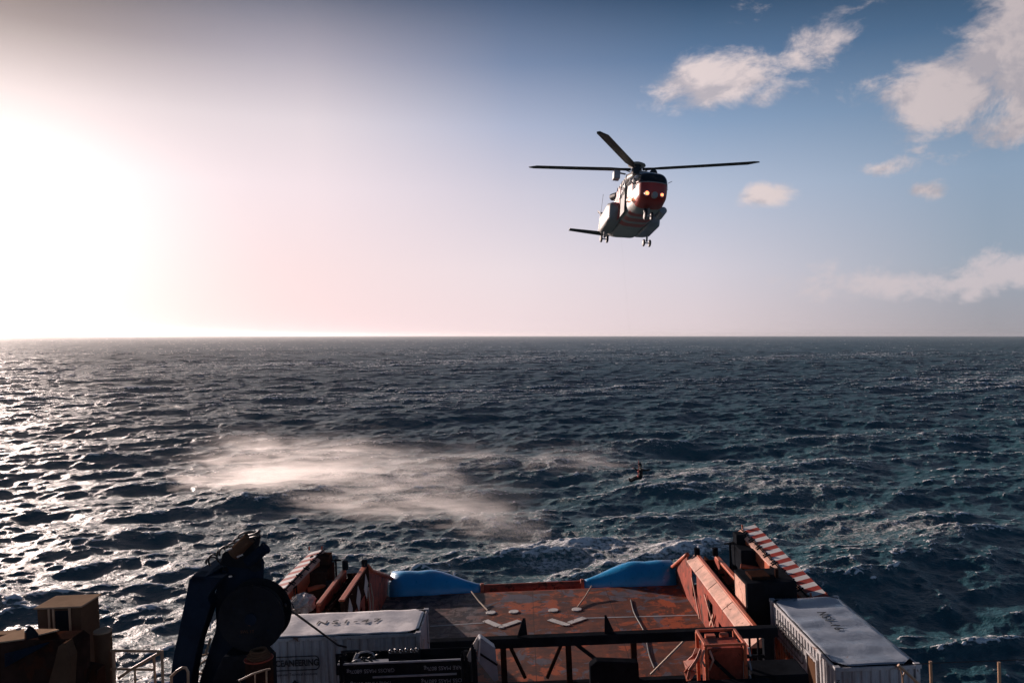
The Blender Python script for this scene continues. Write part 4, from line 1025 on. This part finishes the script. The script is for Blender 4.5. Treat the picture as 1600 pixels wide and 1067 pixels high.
def fus_mat(c):
    x, y, z = c; d = XN - x
    if z < -3.68 and abs(y) < .95:
        if .2 < (d * 1.0 - 2.6) % 1.25 < .95 and 2.6 < d < 6.4: return 2
        return 1
    if z < -3.2 and d < 9: return 1
    if 1.45 < d < 3.4 and z < -2.45 and y < 0: return 2
    if 1.7 < d < 2.5 and z < -2.3: return 2
    if z > -1.35 and abs(y) > 0 and 3.2 < d < 5: return 0
    if x < -6.0: return 2 if z > -1.5 else 0
    return 0
groups = {}
for i in range(len(rs) - 1):
    for k in range(40):
        vs = [rs[i][k], rs[i][(k + 1) % 40], rs[i + 1][(k + 1) % 40], rs[i + 1][k]]
        c = sum(vs, Vector()) / 4; g = cls(c)
        mb = groups.setdefault(g, MB()); mb.add(vs, [(0, 1, 2, 3)], fus_mat(c) if g == 'fuselage' else 0)
groups['nose'].add(rs[0], [tuple(range(40))]); groups['fuselage'].add(rs[-1], [tuple(range(40))])
def weld(o, sm=True):
    b_ = bmesh.new(); b_.from_mesh(o.data); bmesh.ops.remove_doubles(b_, verts=b_.verts, dist=.002); bmesh.ops.recalc_face_normals(b_, faces=b_.faces); b_.to_mesh(o.data); b_.free()
    if sm: o.data.shade_smooth()
    return o
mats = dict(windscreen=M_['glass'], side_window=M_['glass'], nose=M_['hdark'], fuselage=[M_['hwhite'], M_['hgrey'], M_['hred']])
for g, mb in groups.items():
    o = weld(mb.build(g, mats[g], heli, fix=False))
    if g == 'side_window': split_loose(o)
# nose stripe over the windscreen foot, centre pillar is left by the gap
w = MB()
for s in (-1, 1):
    w.tube([(XN + .01, s * .0, -2.62), (XN - .01, s * .45, -2.63), (XN - .16, s * .84, -2.63), (XN - .9, s * 1.06, -2.62)], .035, 8)
w.build('nose_stripe', M_['hwhite'], heli, smooth=True)
# engine housing and rotor pylon
top = MB(); keys = [(2.6, -1.15, -.95, .35, 2.4, 28), (2.2, -1.2, -.62, .75, 2.6, 28), (1.2, -1.2, -.42, .98, 2.8, 28), (-1.5, -1.2, -.40, 1.0, 2.8, 28), (-3.5, -1.3, -.62, .85, 2.6, 28), (-5.2, -1.4, -.98, .40, 2.4, 28)]
top.loft(lerp_rings(keys, 4)); o = top.build('engine_cowling', [M_['hwhite']], heli, smooth=True)
for s in (-1, 1):
    MB().tube([(2.35, s * .62, -.82), (2.62, s * .62, -.82)], [.27, .25], 20).build('engine_intake', M_['blade'], heli)
    MB().tube([(-2.6, s * .78, -.85), (-3.3, s * 1.02, -.80)], [.25, .27], 20).build('exhaust', M_['blade'], heli)
# sponsons
for s in (-1, 1):
    sp = MB(); keys = [(.55, -3.05, -2.85, .10, 2.2, 28, 1, s * 1.35), (.2, -3.65, -2.40, .40, 4.5, 28, 1, s * 1.45), (-.3, -3.80, -2.32, .50, 6.0, 28, 1, s * 1.48), (-2.9, -3.78, -2.42, .50, 6.0, 28, 1, s * 1.45),
        (-3.8, -3.6, -2.65, .40, 3.4, 28, 1, s * 1.40), (-4.5, -3.4, -2.9, .15, 2.4, 28, 1, s * 1.2)]
    sp.loft(lerp_rings(keys, 4)); sp.build('sponson', M_['hwhite'] if s < 0 else M_['grey'], heli, smooth=True)
# undercarriage
def gear(x, y, zt, zb, name):
    g = MB().tube([(x, y, zt), (x, y, zb + .1)], .07, 12).build(name, M_['hwhite'], heli)
    MB().tube([(x, y - .22, zb), (x, y + .22, zb)], .05, 10).build('axle', M_['steel'], g)
    for s in (-1, 1):
        MB().tube([(x, y + s * .15, zb), (x, y + s * .18, zb), (x, y + s * .27, zb), (x, y + s * .30, zb)], [.22, .27, .27, .22], 24).build('wheel', M_['blade'], g)
        MB().tube([(x, y + s * .302, zb), (x, y + s * .31, zb)], .12, 16).build('wheel_hub', M_['hwhite'], g)
gear(-2.5, -1.62, -3.7, -4.38, 'main_gear_leg'); gear(-2.5, 1.62, -3.7, -4.38, 'main_gear_leg'); gear(XN - 1.35, 0, -3.9, -4.50, 'nose_gear_leg')
# lamps, radome ball, sensors
MB().tube([(XN - .05, 0, -3.52), (XN + .16, 0, -3.52)], [.22, .20], 24).build('radome', M_['hwhite'], heli, smooth=False)
for y, z, r, x, mt in ((-.50, -3.42, .13, XN + .03, 'lamp'), (.50, -3.44, .10, XN + .03, 'lamp'), (-1.26, -3.35, .13, XN - 1.75, 'lampw')):
    k = MB().tube([(x - .15, y, z), (x, y, z)], r + .05, 18).build('landing_light', M_['steel'], heli)
    MB().tube([(x, y, z), (x + .02, y, z), (x + .05, y, z)], [r, r * .95, r * .5], 18).build('lamp_glass', M_[mt], k)
w = MB(); w.tube([(XN - 1.5, -.15, -4.0), (XN - 1.5, -.15, -4.25)], .16, 16); w.build('camera_ball', M_['blade'], heli)
MB().tube([(1.6, 1.35, -3.6), (2.9, 1.35, -3.55)], [.28, .26], 20).build('search_light_pod', M_['grey'], heli, bevel=.05)
for s in (-1, 1):
    MB().tube([(XN - .3, s * .95, -2.5), (XN + .25, s * 1.05, -2.55)], .018, 8).build('pitot_tube', M_['blade'], heli)
# hoist over the starboard door, open doorway with crew member seat frame
h_ = MB().tube([(2.1, -1.25, -.95), (2.1, -1.95, -.88)], .06, 10).build('hoist_arm', M_['hwhite'], heli)
MB().box(1.7, 2.3, -2.1, -1.65, -1.38, -.78).build('hoist_winch', M_['grey'], h_, bevel=.05)
MB().box(.9, 2.2, -1.245, -1.21, -3.7, -1.5).build('cabin_door', M_['blade'], heli, bevel=.02)
MB().box(-.45, .85, -1.30, -1.25, -3.7, -1.45).build('sliding_door', M_['hred'], heli, bevel=.02)
w = MB()
for k in range(5): w.tube([(2.6 - k * .7, -1.26, -1.15 - .1 * (k % 2)), (2.2 - k * .7, -1.30, -1.9 - .2 * (k % 3)), (1.9 - k * .7, -1.25, -2.4)], .035, 8)
w.build('grab_rail', M_['steel'], heli, smooth=True)
MB().tube([(XN - 1.2, -1.12, -2.45), (XN - 1.0, -1.42, -2.35), (XN - .95, -1.42, -2.15)], .05, 10).build('mirror', M_['hgrey'], heli)
# rotor head and four blades
MB().tube([(0, 0, -.55), (0, 0, .32)], [.24, .20], 20).build('rotor_mast', M_['blade'], heli)
rh = MB().tube([(0, 0, -.06), (0, 0, .12)], .38, 28).build('rotor_head', M_['blade'], heli); rh.location.z = .3
MB().tube([(0, 0, .30), (0, 0, .36), (0, 0, .46), (0, 0, .55)], [.64, .62, .42, .10], 32).build('rotor_cap', M_['hgrey'], rh, smooth=True)
MB().tube([(0, 0, .12), (0, 0, .31)], [.25, .32], 20).build('rotor_hub', M_['blade'], rh)
MB().tube([(0, 0, -.28), (0, 0, -.20)], .42, 28).build('swash_plate', M_['blade'], rh)
for i in range(4):
    a = R(-29 + 90 * i)                  # measured from the nose towards starboard (-y)
    dir_ = Vector((math.cos(a), math.sin(a), 0)); sd2 = Vector((-math.sin(a), math.cos(a), 0))
    st = [(.45, .13, .10, 0), (.9, .12, .10, 0), (1.3, .22, .05, 4), (1.9, .31, .035, 4), (4.5, .31, .03, 3), (7.8, .31, .028, 2), (8.3, .22, .02, 2), (8.62, .12, .012, 2)]
    rg = []
    for r_, hc, ht, tw in st:
        cone = .035 * r_ + .006 * r_ ** 1.6 * .35
        c = dir_ * r_ + Vector((0, 0, cone - dir_.x * r_ * .145)); ct_, sn = math.cos(R(tw)), math.sin(R(tw))
        if r_ > 8.2: c -= sd2 * .10
        rg.append([c + (sd2 * ct_ + Vector((0, 0, sn))) * (hc * math.cos(q)) + Vector((0, 0, ht * math.sin(q))) for q in [2 * math.pi * k / 14 for k in range(14)]])
    MB().loft(rg).build('rotor_blade', M_['blade'], heli, smooth=True).location.z = .3
    MB().tube([dir_ * .42 + sd2 * .16 + Vector((0, 0, -.22)), dir_ * .85 + sd2 * .16 + Vector((0, 0, 0))], .035, 8).build('pitch_link', M_['blade'], heli).location.z = .3
# tail pylon, stabiliser, tail rotor
tp = MB(); tp.loft([[Vector((-9.3 + x, s * .16 * q, z)) for x, s in ((.9, 0), (.5, 1), (-.5, 1), (-.9, 0), (-.5, -1), (.5, -1))] for z, q in ()] or [[Vector((x0 + dx_, yy * q, z)) for dx_, yy in ((.75, 0), (.35, .15), (-.4, .15), (-.8, 0), (-.4, -.15), (.35, -.15))] for x0, z, q in ((-9.6, -1.6, 1.4), (-10.3, -.6, 1.1), (-11.0, .55, .8))])
tp.build('tail_pylon', M_['hred'], heli, bevel=.03)
st_ = MB(); st_.loft([[Vector((-9.9 + dx_ * c_, yy, -1.75 + dz_ + (-(yy) - .2) * .03)) for dx_, dz_ in ((.5, 0), (.3, .05), (-.5, .01), (.3, -.04))] for yy, c_ in ((-.1, 1.25), (-1.6, 1.1), (-3.25, .8))])
st_.build('stabiliser', M_['blade'], heli, bevel=.008)
tr = MB().tube([(-10.85, -.12, .30), (-10.85, -.52, .30)], .13, 16).build('tail_rotor_hub', M_['blade'], heli)
for i in range(4):
    a = R(66 + 90 * i); d_ = Vector((math.cos(a), 0, math.sin(a))); q_ = Vector((-math.sin(a), 0, math.cos(a)))
    MB().loft([[Vector((-10.85, -.47, .30)) + d_ * r_ + q_ * (w__ * k1) + Vector((0, k2 * .015 + k1 * .03, 0)) for k1, k2 in ((1, 0), (0, 1), (-1, 0), (0, -1))] for r_, w__ in ((.1, .05), (.45, .12), (1.55, .11), (1.66, .06))]).build('tail_rotor_blade', M_['blade'], tr)

# ---------------------------------------------------------------- the winchman on the wire
# joints in world metres, facing left, hanging seated from the hoist line
pc = Vector(((1001 - 800) / 1244 * 55, 55.0, HC - (737 - 524) / 1244 * 55))
def J(dx_, dy_, dz_): return pc + Vector((dx_, dy_, dz_))
person = None
def skin(name, verts, edges, rads, mat, parent=None, root=0, sub=2):
    me = bpy.data.meshes.new(name); me.from_pydata([tuple(v) for v in verts], edges, [])
    me.materials.append(mat); o = bpy.data.objects.new(name, me); COL.objects.link(o)
    o.modifiers.new('skin', 'SKIN'); s = o.modifiers.new('sub', 'SUBSURF'); s.levels = s.render_levels = sub
    b_ = bmesh.new(); b_.from_mesh(me); lay = b_.verts.layers.skin.verify()
    for i, v in enumerate(b_.verts): v[lay].radius = (rads[i], rads[i]) if isinstance(rads[i], (int, float)) else rads[i]; v[lay].use_root = (i == root)
    b_.to_mesh(me); b_.free()
    dg = bpy.context.evaluated_depsgraph_get(); m2 = bpy.data.meshes.new_from_object(o.evaluated_get(dg)); m2.name = name; m2.shade_smooth()
    bpy.data.objects.remove(o); o = bpy.data.objects.new(name, m2); COL.objects.link(o)
    if parent is not None: o.parent = parent
    return o
M_['suit'] = paint('black immersion suit', (.010, .012, .014), .7, .2, spec=.2)
M_['skin'] = paint('skin', (.45, .24, .17), .55, .05)
M_['vest'] = paint('orange red vest', (.60, .05, .03), .6, .1)
vs = [J(.02, 0, -.36), J(.03, 0, -.15), J(.03, 0, .10), J(.0, 0, .24), J(-.03, 0, .33),           # 0 pelvis 1 waist 2 chest 3 neck base 4 neck
      J(.03, -.19, .17), J(.30, -.24, .14), J(.56, -.22, .17), J(.64, -.22, .19),                   # 5 shoulder .. trailing arm to the right
      J(.0, .19, .17), J(-.18, .24, .05), J(-.36, .12, .20), J(-.43, .10, .23),                     # 9.. arm raised in front
      J(-.02, -.11, -.40), J(-.38, -.14, -.48), J(-.70, -.13, -.66), J(-.80, -.13, -.58),           # 13 near leg
      J(-.02, .11, -.40), J(-.34, .14, -.42), J(-.66, .12, -.62), J(-.76, .12, -.54)]               # 17 far leg
ed = [(0, 1), (1, 2), (2, 3), (3, 4), (2, 5), (5, 6), (6, 7), (7, 8), (2, 9), (9, 10), (10, 11), (11, 12), (0, 13), (13, 14), (14, 15), (15, 16), (0, 17), (17, 18), (18, 19), (19, 20)]
rd = [(.18, .16), (.18, .15), (.22, .17), .10, .07, .10, .075, .055, .04, .10, .075, .055, .04, .13, .10, .08, .06, .13, .10, .08, .06]
person = skin('person', vs, ed, rd, M_['suit'])
tag(person, 'person in a black suit dangling on the winch wire above the sea, legs out front', 'person')
def hand(c, d, up, mat, s=1.0):
    c, d, up = Vector(c), Vector(d).normalized(), Vector(up); sd_ = d.cross(up).normalized(); mb_v, mb_e, mb_r = [c, c + d * .05 * s, c + d * .09 * s], [(0, 1), (1, 2)], [.032, .036, .032]
    hv = skin('hand', mb_v, mb_e, mb_r, mat, person, sub=1)
    for k, L_ in enumerate((.070, .080, .074, .058)):
        b0 = c + d * .10 * s + sd_ * (k - 1.5) * .020; skin('finger', [b0 - d * .03, b0 + d * L_ * .5 + up * -.006, b0 + d * L_ * .85 - up * .03], [(0, 1), (1, 2)], [.009, .0085, .007], mat, hv, sub=1)
    b0 = c + d * .03 + sd_ * -.035; skin('thumb', [b0, b0 - sd_ * .028 + d * .035, b0 - sd_ * .03 + d * .065], [(0, 1), (1, 2)], [.011, .010, .008], mat, hv, sub=1)
hand(vs[8], vs[8] - vs[7], (0, 0, 1), M_['suit']); hand(vs[12], vs[12] - vs[11], (0, 0, 1), M_['vest'])
# head: skull, nose, ears, under a helmet
hc = J(-.055, 0, .455); b_ = bmesh.new(); bmesh.ops.create_uvsphere(b_, u_segments=24, v_segments=16, radius=1)
for v in b_.verts:
    x, y, z = v.co; fx = x * .098; fy = y * .076 * (1 - .18 * max(0, -z)); fz = z * .118
    if x < -.75 and -.15 < z < .25 and abs(y) < .22: fx -= .022 * (1 - abs(y) / .22)                # nose
    if x < -.5 and -.55 < z < -.42: fx += .006                                                       # mouth line
    if x < -.55 and .10 < z < .35 and .25 < abs(y) < .6: fx += .012                                   # eye sockets
    v.co = hc + Vector((fx, fy, fz))
me = bpy.data.meshes.new('head'); b_.to_mesh(me); b_.free(); me.materials.append(M_['skin']); make_obj('head', me, person, smooth=True)
b_ = bmesh.new(); bmesh.ops.create_uvsphere(b_, u_segments=28, v_segments=18, radius=1)
bmesh.ops.delete(b_, geom=[v for v in b_.verts if v.co.z < -.15 + (-.5 if v.co.x > .1 else .45 if v.co.x < -.4 else 0)], context='VERTS')
for v in b_.verts: v.co = hc + Vector((v.co.x * .135 + .01, v.co.y * .118, v.co.z * .145 + .01))
me = bpy.data.meshes.new('helmet'); b_.to_mesh(me); b_.free(); me.materials.append(M_['suit']); hl = make_obj('helmet', me, person, smooth=True)
q = hl.modifiers.new('s', 'SOLIDIFY'); q.thickness = .012
MB().tube([hc + Vector((-.12, -.03, .09)), hc + Vector((-.17, -.03, .10))], .035, 12).build('helmet_lamp', M_['hwhite'], person)
w = MB().tube([J(-.10, -.12, .12), J(-.16, -.06, .02), J(-.17, .06, .0), J(-.10, .12, .12)], .05, 10); w.build('life_vest', M_['vest'], person, smooth=True)
w = MB().tube([J(-.16, -.20, -.33), J(-.20, -.06, -.30), J(-.20, .08, -.30)], .035, 8).tube([J(-.14, 0, -.05), J(-.17, 0, -.30)], .025, 8); w.build('harness', M_['vest'], person, smooth=True)
for s, k in ((-1, 16), (1, 20)):
    a_, bq = vs[k - 1], vs[k]; d_ = Vector((-.45, 0, .9)).normalized()
    skin('boot', [a_ + Vector((.06, 0, .02)), a_, a_ + d_ * .10 + Vector((-.03, 0, 0)), a_ + d_ * .20 + Vector((-.03, 0, 0))], [(0, 1), (1, 2), (2, 3)], [.062, .07, .055, .04], M_['suit'], person, sub=1)
MB().tube([J(-.10, 0, .12), J(-.14, 0, .50), J(-.12, 0, .80)], .016, 8).build('lifting_strap', M_['vest'], person)
MB().tube([J(-.12, 0, .78), J(-.12, 0, .90)], .03, 10).build('winch_hook', M_['wire'], person)
p0 = J(-.12, 0, .88); p1 = HM @ Vector((2.0, -1.9, -1.4))
o = MB().tube([p0, p0.lerp(p1, .5) + Vector((.1, 0, -.1)), p1], .0012, 6).build('winch_cable', M_['wire'])
tag(o, 'thin winch cable from the helicopter down to the dangling person', 'cable')
